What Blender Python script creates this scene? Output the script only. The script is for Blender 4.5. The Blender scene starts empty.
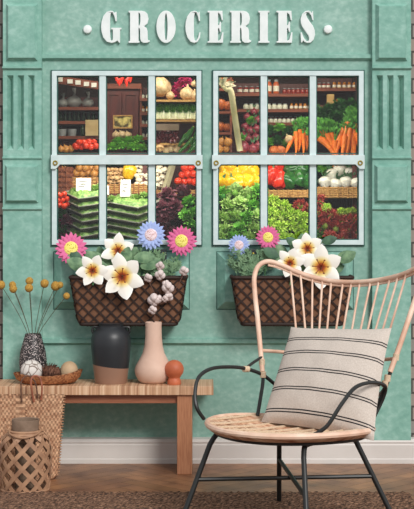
import bpy, math, random
from mathutils import Vector, Matrix, Euler
from mathutils.geometry import tessellate_polygon
R = random.Random(7)
C = bpy.context.scene.collection
PI = math.pi
V = Vector
F, CAMZ, CAMY = 1380.0, 1.1, -6.0

def P(px, py, y=0.0):
    s = (y - CAMY) / F
    return V(((px - 207) * s, y, CAMZ - (py - 209) * s))
def S(n, y=0.0): return n * (y - CAMY) / F

# ------------------------------------------------------------------ materials
def lin(h):
    h = h.lstrip('#')
    out = []
    for i in (0, 2, 4):
        c = int(h[i:i+2], 16) / 255
        out.append(c / 12.92 if c <= .04045 else ((c + .055) / 1.055) ** 2.4)
    return (*out, 1)
MATS = {}
def mat(name, c1, c2=None, scale=20, rough=.6, bump=0, bscale=None, stretch=(1, 1, 1), metal=0, spec=.5, detail=4, lo=.35, hi=.65, kind='noise', sss=0):
    if name in MATS: return MATS[name]
    m = bpy.data.materials.new(name); m.use_nodes = True
    nt = m.node_tree; b = nt.nodes['Principled BSDF']
    b.inputs['Roughness'].default_value = rough; b.inputs['Metallic'].default_value = metal
    b.inputs['Specular IOR Level'].default_value = spec
    b.inputs['Base Color'].default_value = lin(c1)
    if c2 or bump:
        tc = nt.nodes.new('ShaderNodeTexCoord'); mp = nt.nodes.new('ShaderNodeMapping')
        mp.inputs['Scale'].default_value = stretch
        nt.links.new(tc.outputs['Object'], mp.inputs[0])
        if kind == 'noise':
            n = nt.nodes.new('ShaderNodeTexNoise'); n.inputs['Scale'].default_value = scale; n.inputs['Detail'].default_value = detail
            o = n.outputs['Fac']
        else:
            n = nt.nodes.new('ShaderNodeTexVoronoi'); n.inputs['Scale'].default_value = scale
            o = n.outputs['Distance']
        nt.links.new(mp.outputs[0], n.inputs['Vector'])
        if c2:
            r = nt.nodes.new('ShaderNodeValToRGB')
            r.color_ramp.elements[0].position = lo; r.color_ramp.elements[1].position = hi
            r.color_ramp.elements[0].color = lin(c1); r.color_ramp.elements[1].color = lin(c2)
            nt.links.new(o, r.inputs[0]); nt.links.new(r.outputs[0], b.inputs['Base Color'])
        if bump:
            n2 = nt.nodes.new('ShaderNodeTexNoise'); n2.inputs['Scale'].default_value = bscale or scale; n2.inputs['Detail'].default_value = 5
            nt.links.new(mp.outputs[0], n2.inputs['Vector'])
            bp = nt.nodes.new('ShaderNodeBump'); bp.inputs['Strength'].default_value = bump; bp.inputs['Distance'].default_value = .004
            nt.links.new(n2.outputs['Fac'], bp.inputs['Height']); nt.links.new(bp.outputs[0], b.inputs['Normal'])
    MATS[name] = m
    return m

M = {}
# painted plaster-like wood: two octaves of mottling
def green_paint(name, a, b_, c):
    m = bpy.data.materials.new(name); m.use_nodes = True; nt = m.node_tree; b = nt.nodes['Principled BSDF']
    b.inputs['Roughness'].default_value = .75
    tc = nt.nodes.new('ShaderNodeTexCoord')
    n1 = nt.nodes.new('ShaderNodeTexNoise'); n1.inputs['Scale'].default_value = 4.5; n1.inputs['Detail'].default_value = 8; n1.inputs['Roughness'].default_value = .7
    n2 = nt.nodes.new('ShaderNodeTexNoise'); n2.inputs['Scale'].default_value = 45; n2.inputs['Detail'].default_value = 6
    mp = nt.nodes.new('ShaderNodeMapping'); mp.inputs['Scale'].default_value = (.8, 1, 1); mp.inputs['Rotation'].default_value = (0, .5, 0)
    nt.links.new(tc.outputs['Object'], mp.inputs[0])
    nt.links.new(tc.outputs['Object'], n1.inputs['Vector']); nt.links.new(mp.outputs[0], n2.inputs['Vector'])
    ad = nt.nodes.new('ShaderNodeMath'); ad.operation = 'ADD'
    ml = nt.nodes.new('ShaderNodeMath'); ml.operation = 'MULTIPLY'; ml.inputs[1].default_value = .45
    m2 = nt.nodes.new('ShaderNodeMath'); m2.operation = 'MULTIPLY'; m2.inputs[1].default_value = .55
    nt.links.new(n2.outputs['Fac'], ml.inputs[0]); nt.links.new(n1.outputs['Fac'], m2.inputs[0])
    nt.links.new(ml.outputs[0], ad.inputs[0]); nt.links.new(m2.outputs[0], ad.inputs[1])
    r = nt.nodes.new('ShaderNodeValToRGB'); e = r.color_ramp.elements
    e[0].position = .36; e[0].color = lin(a); e[1].position = .64; e[1].color = lin(c)
    k = e.new(.51); k.color = lin(b_)
    nt.links.new(ad.outputs[0], r.inputs[0]); nt.links.new(r.outputs[0], b.inputs['Base Color'])
    bp = nt.nodes.new('ShaderNodeBump'); bp.inputs['Strength'].default_value = .25; bp.inputs['Distance'].default_value = .003
    nt.links.new(n2.outputs['Fac'], bp.inputs['Height']); nt.links.new(bp.outputs[0], b.inputs['Normal'])
    return m
M['green'] = green_paint('green_paint', '#76a294', '#88b0a3', '#a0c2b6')
M['green_trim'] = green_paint('green_trim_paint', '#6fa092', '#82b0a2', '#98c0b4')
M['white_paint'] = mat('white_paint', '#c9c4bf', '#d2cdc8', 6, .5)
M['frame'] = mat('pale_blue_frame_paint', '#c6d8d8', '#d2e2e2', 30, .5)
M['frame_dark'] = mat('dark_green_edge', '#2c5a52', None, 1, .6)
M['letter'] = mat('sign_white', '#e9efee', '#dde6e4', 25, .5)
M['brass'] = mat('brass', '#b59a3c', None, 1, .35, metal=.8)
M['black_metal'] = mat('black_metal', '#1d2020', None, 1, .45)
M['dark_metal'] = mat('dark_plate', '#2c3236', None, 1, .5)
M['interior'] = mat('dark_interior', '#2a1712', '#3a2018', 8, .8)
M['shelf_wood'] = mat('shelf_wood', '#6b2f1b', '#874227', 12, .6, stretch=(1, 8, 8))
M['dark_wood'] = mat('dark_red_wood', '#4a1510', '#611d15', 12, .5, stretch=(6, 6, 1))
M['rattan'] = mat('rattan_pole', '#d3a68c', '#efd2bc', 14, .5, lo=.3, hi=.7)
M['rattan_seat'] = None
M['binding'] = mat('cane_binding', '#e2cdb2', '#c4a88a', 150, .6, stretch=(1, 1, 5))
M['leg_wood'] = mat('warm_bench_wood', '#a0694a', '#b57e5b', 22, .5, stretch=(9, 9, .8))
M['apron_wood'] = mat('apron_wood', '#8a5339', '#9c6347', 22, .5, stretch=(.8, 9, 9))
M['terracotta'] = mat('terracotta', '#b25a38', '#c46c48', 18, .55, bump=.1)
M['pink_clay'] = mat('pink_clay', '#cdab98', '#d9b9a6', 9, .7, bump=.08, bscale=60)
M['straw'] = mat('plaited_straw', '#a87a5c', '#cfa684', 60, .8, bump=.6, lo=.32, hi=.62)
M['bamboo'] = mat('bamboo_strip', '#8d6850', '#b48c6d', 26, .6, lo=.3, hi=.7)
M['bamboo_dark'] = mat('bamboo_inner', '#5d4434', '#7d5e48', 30, .8)
M['leather'] = mat('brown_leather', '#7d432d', '#9c5a3e', 30, .55)
M['twine'] = mat('dark_twine', '#4a3025', '#6d4a38', 80, .8)
M['clay_grey'] = mat('grey_clay', '#75604f', '#8b7462', 20, .8)
M['wicker'] = mat('brown_wicker', '#7a4428', '#b87c50', 120, .7, bump=.6, lo=.35, hi=.62)
M['wicker_light'] = mat('light_wicker', '#9a6a35', '#c89a58', 90, .7, bump=.6, lo=.35, hi=.62, stretch=(1, 1, 3))
M['plaster_ball'] = None
M['cone'] = mat('pinecone_brown', '#4f3024', '#7f5642', 50, .8)
M['beige_ball'] = mat('beige_ball', '#a98c6b', '#bfa382', 14, .8, bump=.2, bscale=80)
M['stem'] = mat('dry_stem', '#4c4a38', None, 1, .8)
M['button'] = mat('dried_bloom', '#a57a30', '#c49a48', 200, .9, bump=.8, bscale=350)
M['cotton'] = mat('cotton_white', '#c9b8b4', '#e4d6d3', 60, .95, bump=.5, bscale=160)
M['husk'] = mat('cotton_husk', '#6a4a3e', None, 1, .8)
M['planter'] = mat('planter_brown', '#6c4832', '#7c553c', 25, .7)
M['planter_dark'] = mat('planter_lattice', '#24130c', '#2e1a0f', 40, .7)
M['soil'] = mat('soil', '#2b2420', '#3d332c', 60, .95)
M['leaf_olive'] = mat('olive_leaf', '#4d7050', '#7e9f76', 35, .6)
M['leaf_dark'] = mat('dark_leaf', '#2f4f3c', '#4a6f52', 35, .6)
M['pink'] = mat('pink_petal', '#cc4a86', '#e87aa8', 60, .6)
M['blue'] = mat('blue_petal', '#90a6dc', '#b0c2ee', 60, .6)
M['lily_red'] = mat('stamen_red', '#7a2412', None, 1, .6)
M['green_stem'] = mat('green_stem', '#3f6a45', '#5a8a58', 40, .6)
M['card'] = mat('white_card', '#e6e2da', '#d6d2ca', 30, .8)
M['ink'] = mat('grey_ink', '#6b6a70', None, 1, .8)
M['tray'] = mat('black_plastic', '#251f1c', '#3a2f28', 20, .3)
M['film'] = mat('film_edge', '#b9b7ac', '#8d8678', 50, .25)
M['salad'] = mat('salad_green', '#4c7a30', '#9dbf68', 90, .5)

def node_mat(name, rough=.6):
    m = bpy.data.materials.new(name); m.use_nodes = True; nt = m.node_tree; b = nt.nodes['Principled BSDF']
    b.inputs['Roughness'].default_value = rough
    tc = nt.nodes.new('ShaderNodeTexCoord')
    return m, nt, b, tc
def ramp(nt, stops, interp='LINEAR'):
    r = nt.nodes.new('ShaderNodeValToRGB'); cr = r.color_ramp; cr.interpolation = interp
    cr.elements[0].position, cr.elements[0].color = stops[0][0], lin(stops[0][1])
    cr.elements[1].position, cr.elements[1].color = stops[-1][0], lin(stops[-1][1])
    for p, c in stops[1:-1]:
        e = cr.elements.new(p); e.color = lin(c)
    return r

# bench top: strips laid across, showing as fine stripes on the edge
m, nt, b, tc = node_mat('striped_bench_top', .55)
mp = nt.nodes.new('ShaderNodeMapping'); mp.inputs['Scale'].default_value = (95, 1.5, 1.5)
n = nt.nodes.new('ShaderNodeTexNoise'); n.inputs['Scale'].default_value = 1; n.inputs['Detail'].default_value = 3
nt.links.new(tc.outputs['Object'], mp.inputs[0]); nt.links.new(mp.outputs[0], n.inputs['Vector'])
r = ramp(nt, [(.3, '#96694d'), (.45, '#bf9472'), (.68, '#dcbb9a')]); nt.links.new(n.outputs['Fac'], r.inputs[0]); nt.links.new(r.outputs[0], b.inputs['Base Color'])
M['bench_top'] = m

# rattan seat: rings of cane bound across
m, nt, b, tc = node_mat('rattan_weave', .55)
n = nt.nodes.new('ShaderNodeTexNoise'); n.inputs['Scale'].default_value = 26; n.inputs['Detail'].default_value = 3
mp = nt.nodes.new('ShaderNodeMapping'); mp.inputs['Scale'].default_value = (.5, 2.6, 1); mp.inputs['Rotation'].default_value = (0, 0, .67)
nt.links.new(tc.outputs['Object'], mp.inputs[0]); nt.links.new(mp.outputs[0], n.inputs['Vector'])
r = ramp(nt, [(.32, '#9a6049'), (.42, '#c09072'), (.52, '#d6af90'), (.7, '#ead0b4')]); nt.links.new(n.outputs['Fac'], r.inputs[0]); nt.links.new(r.outputs[0], b.inputs['Base Color'])
M['rattan_seat'] = m

# white plaster ball with hairline cracks
m, nt, b, tc = node_mat('cracked_white', .8)
v = nt.nodes.new('ShaderNodeTexVoronoi'); v.feature = 'DISTANCE_TO_EDGE'; v.inputs['Scale'].default_value = 32
nt.links.new(tc.outputs['Object'], v.inputs['Vector'])
r = ramp(nt, [(0, '#6c5a50'), (.035, '#8f8278'), (.07, '#d6cfc8'), (1, '#dfd9d2')]); nt.links.new(v.outputs['Distance'], r.inputs[0]); nt.links.new(r.outputs[0], b.inputs['Base Color'])
M['plaster_ball'] = m

# dotted vase
m, nt, b, tc = node_mat('dotted_black', .5)
v = nt.nodes.new('ShaderNodeTexVoronoi'); v.inputs['Scale'].default_value = 185
nt.links.new(tc.outputs['Object'], v.inputs['Vector'])
r = ramp(nt, [(0, '#e2d6d2'), (.27, '#d3c4c1'), (.35, '#2c2728'), (1, '#231f20')]); nt.links.new(v.outputs['Distance'], r.inputs[0]); nt.links.new(r.outputs[0], b.inputs['Base Color'])
M['dots'] = m

# black jar dipped: unglazed foot with slanting edge
m, nt, b, tc = node_mat('dipped_black', .42)
sp = nt.nodes.new('ShaderNodeSeparateXYZ'); nt.links.new(tc.outputs['Object'], sp.inputs[0])
mx = nt.nodes.new('ShaderNodeMath'); mx.operation = 'MULTIPLY_ADD'; mx.inputs[1].default_value = .12
nt.links.new(sp.outputs['X'], mx.inputs[0]); nt.links.new(sp.outputs['Z'], mx.inputs[2])
gt = nt.nodes.new('ShaderNodeMath'); gt.operation = 'GREATER_THAN'; gt.inputs[1].default_value = .072; nt.links.new(mx.outputs[0], gt.inputs[0])
mix = nt.nodes.new('ShaderNodeMix'); mix.data_type = 'RGBA'
mix.inputs[6].default_value = lin('#8f6d5a'); mix.inputs[7].default_value = lin('#24272b')
nt.links.new(gt.outputs[0], mix.inputs[0]); nt.links.new(mix.outputs[2], b.inputs['Base Color'])
M['dipped'] = m

# pillow: off-white linen with double black lines
m, nt, b, tc = node_mat('striped_linen', .9)
nz = nt.nodes.new('ShaderNodeTexNoise'); nz.inputs['Scale'].default_value = 220; nz.inputs['Detail'].default_value = 3
nt.links.new(tc.outputs['Object'], nz.inputs['Vector'])
rb = ramp(nt, [(.3, '#bfb3a8'), (.7, '#d0c5bb')]); nt.links.new(nz.outputs['Fac'], rb.inputs[0])
uv = nt.nodes.new('ShaderNodeUVMap'); sp = nt.nodes.new('ShaderNodeSeparateXYZ'); nt.links.new(uv.outputs[0], sp.inputs[0])
stops = []
for c in (.095, .30, .485, .672, .828):
    for d in (-.012, .012):
        stops.append(c + d)
prev = None
for s in stops:
    sb = nt.nodes.new('ShaderNodeMath'); sb.operation = 'COMPARE'; sb.inputs[1].default_value = s; sb.inputs[2].default_value = .0055
    nt.links.new(sp.outputs['Y'], sb.inputs[0])
    if prev:
        a = nt.nodes.new('ShaderNodeMath'); a.operation = 'MAXIMUM'; nt.links.new(prev.outputs[0], a.inputs[0]); nt.links.new(sb.outputs[0], a.inputs[1]); prev = a
    else: prev = sb
mix = nt.nodes.new('ShaderNodeMix'); mix.data_type = 'RGBA'; mix.inputs[7].default_value = lin('#222022')
nt.links.new(prev.outputs[0], mix.inputs[0]); nt.links.new(rb.outputs[0], mix.inputs[6]); nt.links.new(mix.outputs[2], b.inputs['Base Color'])
bp = nt.nodes.new('ShaderNodeBump'); bp.inputs['Strength'].default_value = .3; bp.inputs['Distance'].default_value = .002
nt.links.new(nz.outputs['Fac'], bp.inputs['Height']); nt.links.new(bp.outputs[0], b.inputs['Normal'])
M['pillow'] = m

m = M['straw']; nt = m.node_tree; b = nt.nodes['Principled BSDF']; src = b.inputs['Base Color'].links[0].from_socket
at = nt.nodes.new('ShaderNodeVertexColor'); at.layer_name = 'plait'
mix = nt.nodes.new('ShaderNodeMix'); mix.data_type = 'RGBA'; mix.blend_type = 'MULTIPLY'; mix.inputs[0].default_value = 1
nt.links.new(src, mix.inputs[6]); nt.links.new(at.outputs[0], mix.inputs[7]); nt.links.new(mix.outputs[2], b.inputs['Base Color'])
# floor planks coloured plank by plank through a colour attribute
m, nt, b, tc = node_mat('parquet', .42)
at = nt.nodes.new('ShaderNodeVertexColor'); at.layer_name = 'plank'
nz = nt.nodes.new('ShaderNodeTexNoise'); nz.inputs['Scale'].default_value = 9; nz.inputs['Detail'].default_value = 6
nt.links.new(tc.outputs['Object'], nz.inputs['Vector'])
r = ramp(nt, [(.3, '#75503a'), (.7, '#ab7b57')]); nt.links.new(nz.outputs['Fac'], r.inputs[0])
mix = nt.nodes.new('ShaderNodeMix'); mix.data_type = 'RGBA'; mix.blend_type = 'MULTIPLY'; mix.inputs[0].default_value = 1
nt.links.new(r.outputs[0], mix.inputs[6]); nt.links.new(at.outputs[0], mix.inputs[7]); nt.links.new(mix.outputs[2], b.inputs['Base Color'])
M['parquet'] = m

# jute rug
m, nt, b, tc = node_mat('jute', .95)
mp = nt.nodes.new('ShaderNodeMapping'); mp.inputs['Scale'].default_value = (38, 75, 60)
nz = nt.nodes.new('ShaderNodeTexNoise'); nz.inputs['Scale'].default_value = 1.6; nz.inputs['Detail'].default_value = 6
nt.links.new(tc.outputs['Object'], mp.inputs[0]); nt.links.new(mp.outputs[0], nz.inputs['Vector'])
r = ramp(nt, [(.38, '#38251a'), (.5, '#6c4c37'), (.64, '#a78066')]); nt.links.new(nz.outputs['Fac'], r.inputs[0]); nt.links.new(r.outputs[0], b.inputs['Base Color'])
bp = nt.nodes.new('ShaderNodeBump'); bp.inputs['Strength'].default_value = .9; bp.inputs['Distance'].default_value = .01
nt.links.new(nz.outputs['Fac'], bp.inputs['Height']); nt.links.new(bp.outputs[0], b.inputs['Normal'])
M['jute'] = m

# bricks beside the shop front
m, nt, b, tc = node_mat('brickwork', .9)
mp = nt.nodes.new('ShaderNodeMapping'); mp.inputs['Rotation'].default_value = (PI / 2, 0, 0)
br = nt.nodes.new('ShaderNodeTexBrick'); br.inputs['Scale'].default_value = 4.2
br.inputs['Color1'].default_value = lin('#8a8480'); br.inputs['Color2'].default_value = lin('#9d8a80'); br.inputs['Mortar'].default_value = lin('#4d4643')
br.inputs['Mortar Size'].default_value = .02
nt.links.new(tc.outputs['Object'], mp.inputs[0]); nt.links.new(mp.outputs[0], br.inputs['Vector']); nt.links.new(br.outputs['Color'], b.inputs['Base Color'])
M['brick'] = m

# lily petals: white with a yellow and rust throat (object coordinates, petal colour itself)
m, nt, b, tc = node_mat('lily_petal', .55)
ln = nt.nodes.new('ShaderNodeVectorMath'); ln.operation = 'LENGTH'; nt.links.new(tc.outputs['Object'], ln.inputs[0])
r = ramp(nt, [(0, '#5a1408'), (.16, '#a8481a'), (.27, '#e0a23a'), (.4, '#f0dc96'), (.55, '#f4efe2'), (1, '#f6f4ee')])
nt.links.new(ln.outputs['Value'], r.inputs[0]); nt.links.new(r.outputs[0], b.inputs['Base Color'])
M['lily'] = m
# gerbera eye rings
def eye(name, stops):
    m, nt, b, tc = node_mat(name, .7)
    v = nt.nodes.new('ShaderNodeTexVoronoi'); v.inputs['Scale'].default_value = 11; nt.links.new(tc.outputs['Object'], v.inputs['Vector'])
    r = ramp(nt, stops); nt.links.new(v.outputs['Distance'], r.inputs[0]); nt.links.new(r.outputs[0], b.inputs['Base Color'])
    return m
M['eye_yellow'] = eye('yellow_eye', [(0, '#6a6a30'), (.25, '#b79a30'), (.4, '#efdf6a'), (1, '#f4e98c')])
M['eye_pink'] = eye('pink_eye', [(0, '#9a6a68'), (.3, '#caa09c'), (.5, '#e8d2d8'), (1, '#f0e0e4')])

# thin window glass
m = bpy.data.materials.new('window_glass'); m.use_nodes = True; nt = m.node_tree; nt.nodes.clear()
o = nt.nodes.new('ShaderNodeOutputMaterial'); t = nt.nodes.new('ShaderNodeBsdfTransparent'); g = nt.nodes.new('ShaderNodeBsdfGlossy'); g.inputs['Roughness'].default_value = .02
t.inputs[0].default_value = (.95, .97, .96, 1)
fr = nt.nodes.new('ShaderNodeFresnel'); fr.inputs[0].default_value = 1.4
mx = nt.nodes.new('ShaderNodeMixShader'); nt.links.new(fr.outputs[0], mx.inputs[0]); nt.links.new(t.outputs[0], mx.inputs[1]); nt.links.new(g.outputs[0], mx.inputs[2]); nt.links.new(mx.outputs[0], o.inputs[0])
M['glass'] = m
m, nt, b, tc = node_mat('clear_bag', .2)
b.inputs['Base Color'].default_value = lin('#a9aaa8'); b.inputs['Alpha'].default_value = .6; M['bag'] = m

# ------------------------------------------------------------------ mesh helpers
ORG = {}
class MB:
    def __init__(s): s.v = []; s.f = []; s.uv = None
    def add(s, vs, fs):
        k = len(s.v); s.v += [V(v) for v in vs]; s.f += [tuple(i + k for i in f) for f in fs]; return s
    def box(s, a, b, bev=0):
        x0, y0, z0 = a; x1, y1, z1 = b
        s.add([(x0,y0,z0),(x1,y0,z0),(x1,y1,z0),(x0,y1,z0),(x0,y0,z1),(x1,y0,z1),(x1,y1,z1),(x0,y1,z1)],
              [(3,2,1,0),(4,5,6,7),(0,1,5,4),(1,2,6,5),(2,3,7,6),(3,0,4,7)]); return s
    def tube(s, pts, r, seg=8, closed=False, flat=None):
        pts = [V(p) for p in pts]; n = len(pts)
        rr = r if isinstance(r, (list, tuple)) else [r] * n
        t0 = (pts[1] - pts[0]).normalized(); a = t0.orthogonal().normalized() if flat is None else (V(flat) - V(flat).dot(t0) * t0).normalized()
        vs = []
        for i, p in enumerate(pts):
            if closed: t = (pts[(i+1) % n] - pts[i-1]).normalized()
            else: t = (pts[min(i+1, n-1)] - pts[max(i-1, 0)]).normalized()
            a = (a - a.dot(t) * t).normalized(); b = t.cross(a)
            for k in range(seg):
                an = 2 * PI * k / seg
                vs.append(p + (a * math.cos(an) + b * math.sin(an)) * rr[i])
        fs = []
        for i in range(n if closed else n - 1):
            j = (i + 1) % n
            for k in range(seg):
                l = (k + 1) % seg; fs.append((i*seg+k, i*seg+l, j*seg+l, j*seg+k))
        if not closed: fs += [tuple(range(seg))[::-1], tuple((n-1)*seg + k for k in range(seg))]
        s.add(vs, fs); return s
    def ribbon(s, pts, nor, w, t):           # flat strip with thickness; nor = list of outward normals
        vs = []; n = len(pts)
        for i, p in enumerate(pts):
            tg = (pts[min(i+1, n-1)] - pts[max(i-1, 0)]).normalized(); sd = tg.cross(nor[i]).normalized() * w / 2; o = nor[i] * t / 2
            vs += [p - sd - o, p + sd - o, p + sd + o, p - sd + o]
        fs = [(0,1,2,3), tuple((n-1)*4 + k for k in (3,2,1,0))]
        for i in range(n - 1):
            for k in range(4):
                l = (k + 1) % 4; fs.append((i*4+k, (i+1)*4+k, (i+1)*4+l, i*4+l))
        s.add(vs, fs); return s
    def lathe(s, prof, c=(0,0,0), seg=32, lobes=None):
        c = V(c); vs = []
        for r, z in prof:
            for k in range(seg):
                a = 2*PI*k/seg; q = r * (lobes(a, z) if lobes else 1)
                vs.append(c + V((q*math.cos(a), q*math.sin(a), z)))
        fs = []
        for i in range(len(prof) - 1):
            for k in range(seg):
                l = (k+1) % seg; fs.append((i*seg+k, i*seg+l, (i+1)*seg+l, (i+1)*seg+k))
        fs += [tuple(range(seg))[::-1], tuple((len(prof)-1)*seg + k for k in range(seg))]
        s.add(vs, fs); return s
    def ball(s, c, r, seg=16, rings=10, noise=0, rot=None):
        if not isinstance(r, (tuple, list)): r = (r, r, r)
        c = V(c); vs = []
        for i in range(rings + 1):
            th = PI * i / rings
            for k in range(seg):
                a = 2*PI*k/seg
                d = V((math.sin(th)*math.cos(a)*r[0], math.sin(th)*math.sin(a)*r[1], -math.cos(th)*r[2])) * (1 + R.uniform(-noise, noise))
                if rot: d = rot @ d
                vs.append(c + d)
        fs = [(i*seg+k, i*seg+(k+1) % seg, (i+1)*seg+(k+1) % seg, (i+1)*seg+k) for i in range(rings) for k in range(seg)]
        s.add(vs, fs); return s
    def prism(s, poly, holes, y0, y1):        # polygon in (x, z), extruded along y (y0 = front)
        loops = [poly] + holes
        flat = [p for l in loops for p in l]
        tris = tessellate_polygon([[V((p[0], p[1], 0)) for p in l] for l in loops])
        n = len(flat)
        vs = [(p[0], y0, p[1]) for p in flat] + [(p[0], y1, p[1]) for p in flat]
        fs = [tuple(t) for t in tris] + [tuple(i + n for i in reversed(t)) for t in tris]
        k = 0
        for l in loops:
            m = len(l)
            for i in range(m):
                a, b = k + i, k + (i+1) % m; fs.append((a, b, b+n, a+n))
            k += m
        s.add(vs, fs); return s
    def frustum(s, x0, z0, x1, z1, y0, y1, bev):   # raised field with sloping borders, front y1
        s.add([(x0,y0,z0),(x1,y0,z0),(x1,y0,z1),(x0,y0,z1),(x0+bev,y1,z0+bev),(x1-bev,y1,z0+bev),(x1-bev,y1,z1-bev),(x0+bev,y1,z1-bev)],
              [(0,1,5,4),(1,2,6,5),(2,3,7,6),(3,0,4,7),(4,5,6,7),(3,2,1,0)]); return s
    def leaf(s, base, d, nrm, L, W, curl=.3, ruf=0, n=5, fold=.15, shape=None):
        base = V(base); d = V(d).normalized(); nrm = V(nrm); nrm = (nrm - nrm.dot(d)*d).normalized(); sd = d.cross(nrm)
        vs = []
        for i in range(n + 1):
            t = i / n
            w = W * (shape(t) if shape else math.sin(PI * min(1, t*.93 + .05)) ** .7)
            c = base + d * (L*t) - nrm * (curl*L*t*t)
            for k in (-1, 0, 1):
                q = nrm * (abs(k)*fold*w + (R.uniform(-1, 1)*ruf*L if k else R.uniform(-.3, .3)*ruf*L))
                vs.append(c + sd * (k*w/2) + q)
        fs = []
        for i in range(n):
            for k in range(2): fs.append((i*3+k, i*3+k+1, i*3+k+4, i*3+k+3))
        s.add(vs, fs); return s
    def build(s, name, m, parent=None, loc=None, smooth=True, label=None, bevel=0, recalc=True):
        org = V((0,0,0))
        if parent is not None: org = ORG[parent.name]
        elif loc is not None: org = V(loc)
        me = bpy.data.meshes.new(name)
        me.from_pydata([tuple(v - org) for v in s.v], [], s.f); me.update()
        if recalc:
            import bmesh
            bm = bmesh.new(); bm.from_mesh(me); bmesh.ops.recalc_face_normals(bm, faces=bm.faces); bm.to_mesh(me); bm.free()
        if smooth:
            me.polygons.foreach_set('use_smooth', [True] * len(me.polygons))
            try: me.set_sharp_from_angle(angle=math.radians(40))
            except Exception: pass
        me.materials.append(m)
        o = bpy.data.objects.new(name, me); C.objects.link(o)
        if parent is not None: o.parent = parent
        else: o.location = org
        ORG[o.name] = org
        if label: o['label'] = label
        if bevel:
            b = o.modifiers.new('bevel', 'BEVEL'); b.width = bevel; b.segments = 2; b.limit_method = 'ANGLE'
        return o
def tag(o, label, cat, group=None, kind=None):
    o['label'] = label; o['category'] = cat
    if group: o['group'] = group
    if kind: o['kind'] = kind
    return o
def thing(name, label, cat, loc=(0,0,0), group=None):
    o = bpy.data.objects.new(name, None); C.objects.link(o); o.location = loc; ORG[o.name] = V(loc); o.empty_display_size = .05
    return tag(o, label, cat, group)
def struct(name, mb, m, **k):
    o = mb.build(name, m, **k); o['kind'] = 'structure'; return o
def dup(root):
    r = root.copy(); C.objects.link(r)
    for ch in list(root.children):
        c = ch.copy(); C.objects.link(c); c.parent = r
        for g in list(ch.children):
            d = g.copy(); C.objects.link(d); d.parent = c
    return r
ALLK = []
class Kind:                                 # one of a kind; the first placing moves the original, later ones copy it
    def __init__(s, root): s.root = root; s.used = False; ALLK.append(s)
    def put(s, loc, rot=(0,0,0), sc=1, label=None, group=None):
        o = dup(s.root) if s.used else s.root; s.used = True
        o.location = loc; o.rotation_euler = rot; o.scale = (sc,)*3 if not isinstance(sc, (tuple, list)) else sc
        if label: o['label'] = label
        if group: o['group'] = group
        elif label and 'group' in o: del o['group']
        return o
def spline(pts, n=6, closed=False):
    pts = [V(p) for p in pts]; m = len(pts); out = []
    for i in range(m if closed else m - 1):
        g = lambda k: pts[k % m] if closed else pts[min(max(k, 0), m-1)]
        a, b, c, d = g(i-1), g(i), g(i+1), g(i+2)
        for j in range(n):
            t = j / n
            out.append(.5*((2*b) + (c-a)*t + (2*a-5*b+4*c-d)*t*t + (3*b-a-3*c+d)*t**3))
    if not closed: out.append(pts[-1])
    return out
def rect(x0, z0, x1, z1): return [(x0,z0),(x1,z0),(x1,z1),(x0,z1)]
def prect(px0, py0, px1, py1, y=0):
    a = P(px0, py1, y); b = P(px1, py0, y); return a.x, a.z, b.x, b.z

# ------------------------------------------------------------------ setting
# shop front wall with two window openings
wl = [prect(54, 73, 199, 243), prect(215, 73, 361, 243)]
mb = MB(); X0, X1 = P(3.5, 0).x, P(410.5, 0).x
mb.prism(rect(X0, 0, X1, 2.25), [rect(*w) for w in wl], 0, .04)
wall = struct('wall_back', mb, M['green'], smooth=False)
# raised panels under the windows
for n_, (a, b_) in enumerate(((54, 189), (217, 353))):
    x0, z0, x1, z1 = prect(a, 252, b_, 309)
    mb = MB(); mb.frustum(x0, z0, x1, z1, 0, -.04, .034)
    to = struct('trim_%d' % (n_+1), mb, M['green_trim'], smooth=False)
    ln = MB(); ln.prism(rect(x0-.003, z0-.003, x1+.003, z1+.003), [rect(x0, z0, x1, z1)], -.0015, -.0002); ln.build('painted_line', M['frame_dark'], to, smooth=False)
# horizontal mouldings
def ledge(px0, px1, py0, py1, d, name):
    x0, z0, x1, z1 = prect(px0, py0, px1, py1)
    zm = z0 + (z1-z0)*.35
    mb = MB(); mb.add([(x0,0,z0),(x1,0,z0),(x0,-d,zm),(x1,-d,zm),(x0,-d,z1-.004),(x1,-d,z1-.004),(x0,0,z1),(x1,0,z1)],
                      [(0,1,3,2),(2,3,5,4),(4,5,7,6),(6,7,1,0),(0,2,4,6),(1,7,5,3)])
    struct(name, mb, M['green_trim'], smooth=False)
ledge(42, 372, 54, 61, .018, 'trim_3')
ledge(42, 372, 338, 345, .018, 'trim_4')
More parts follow.
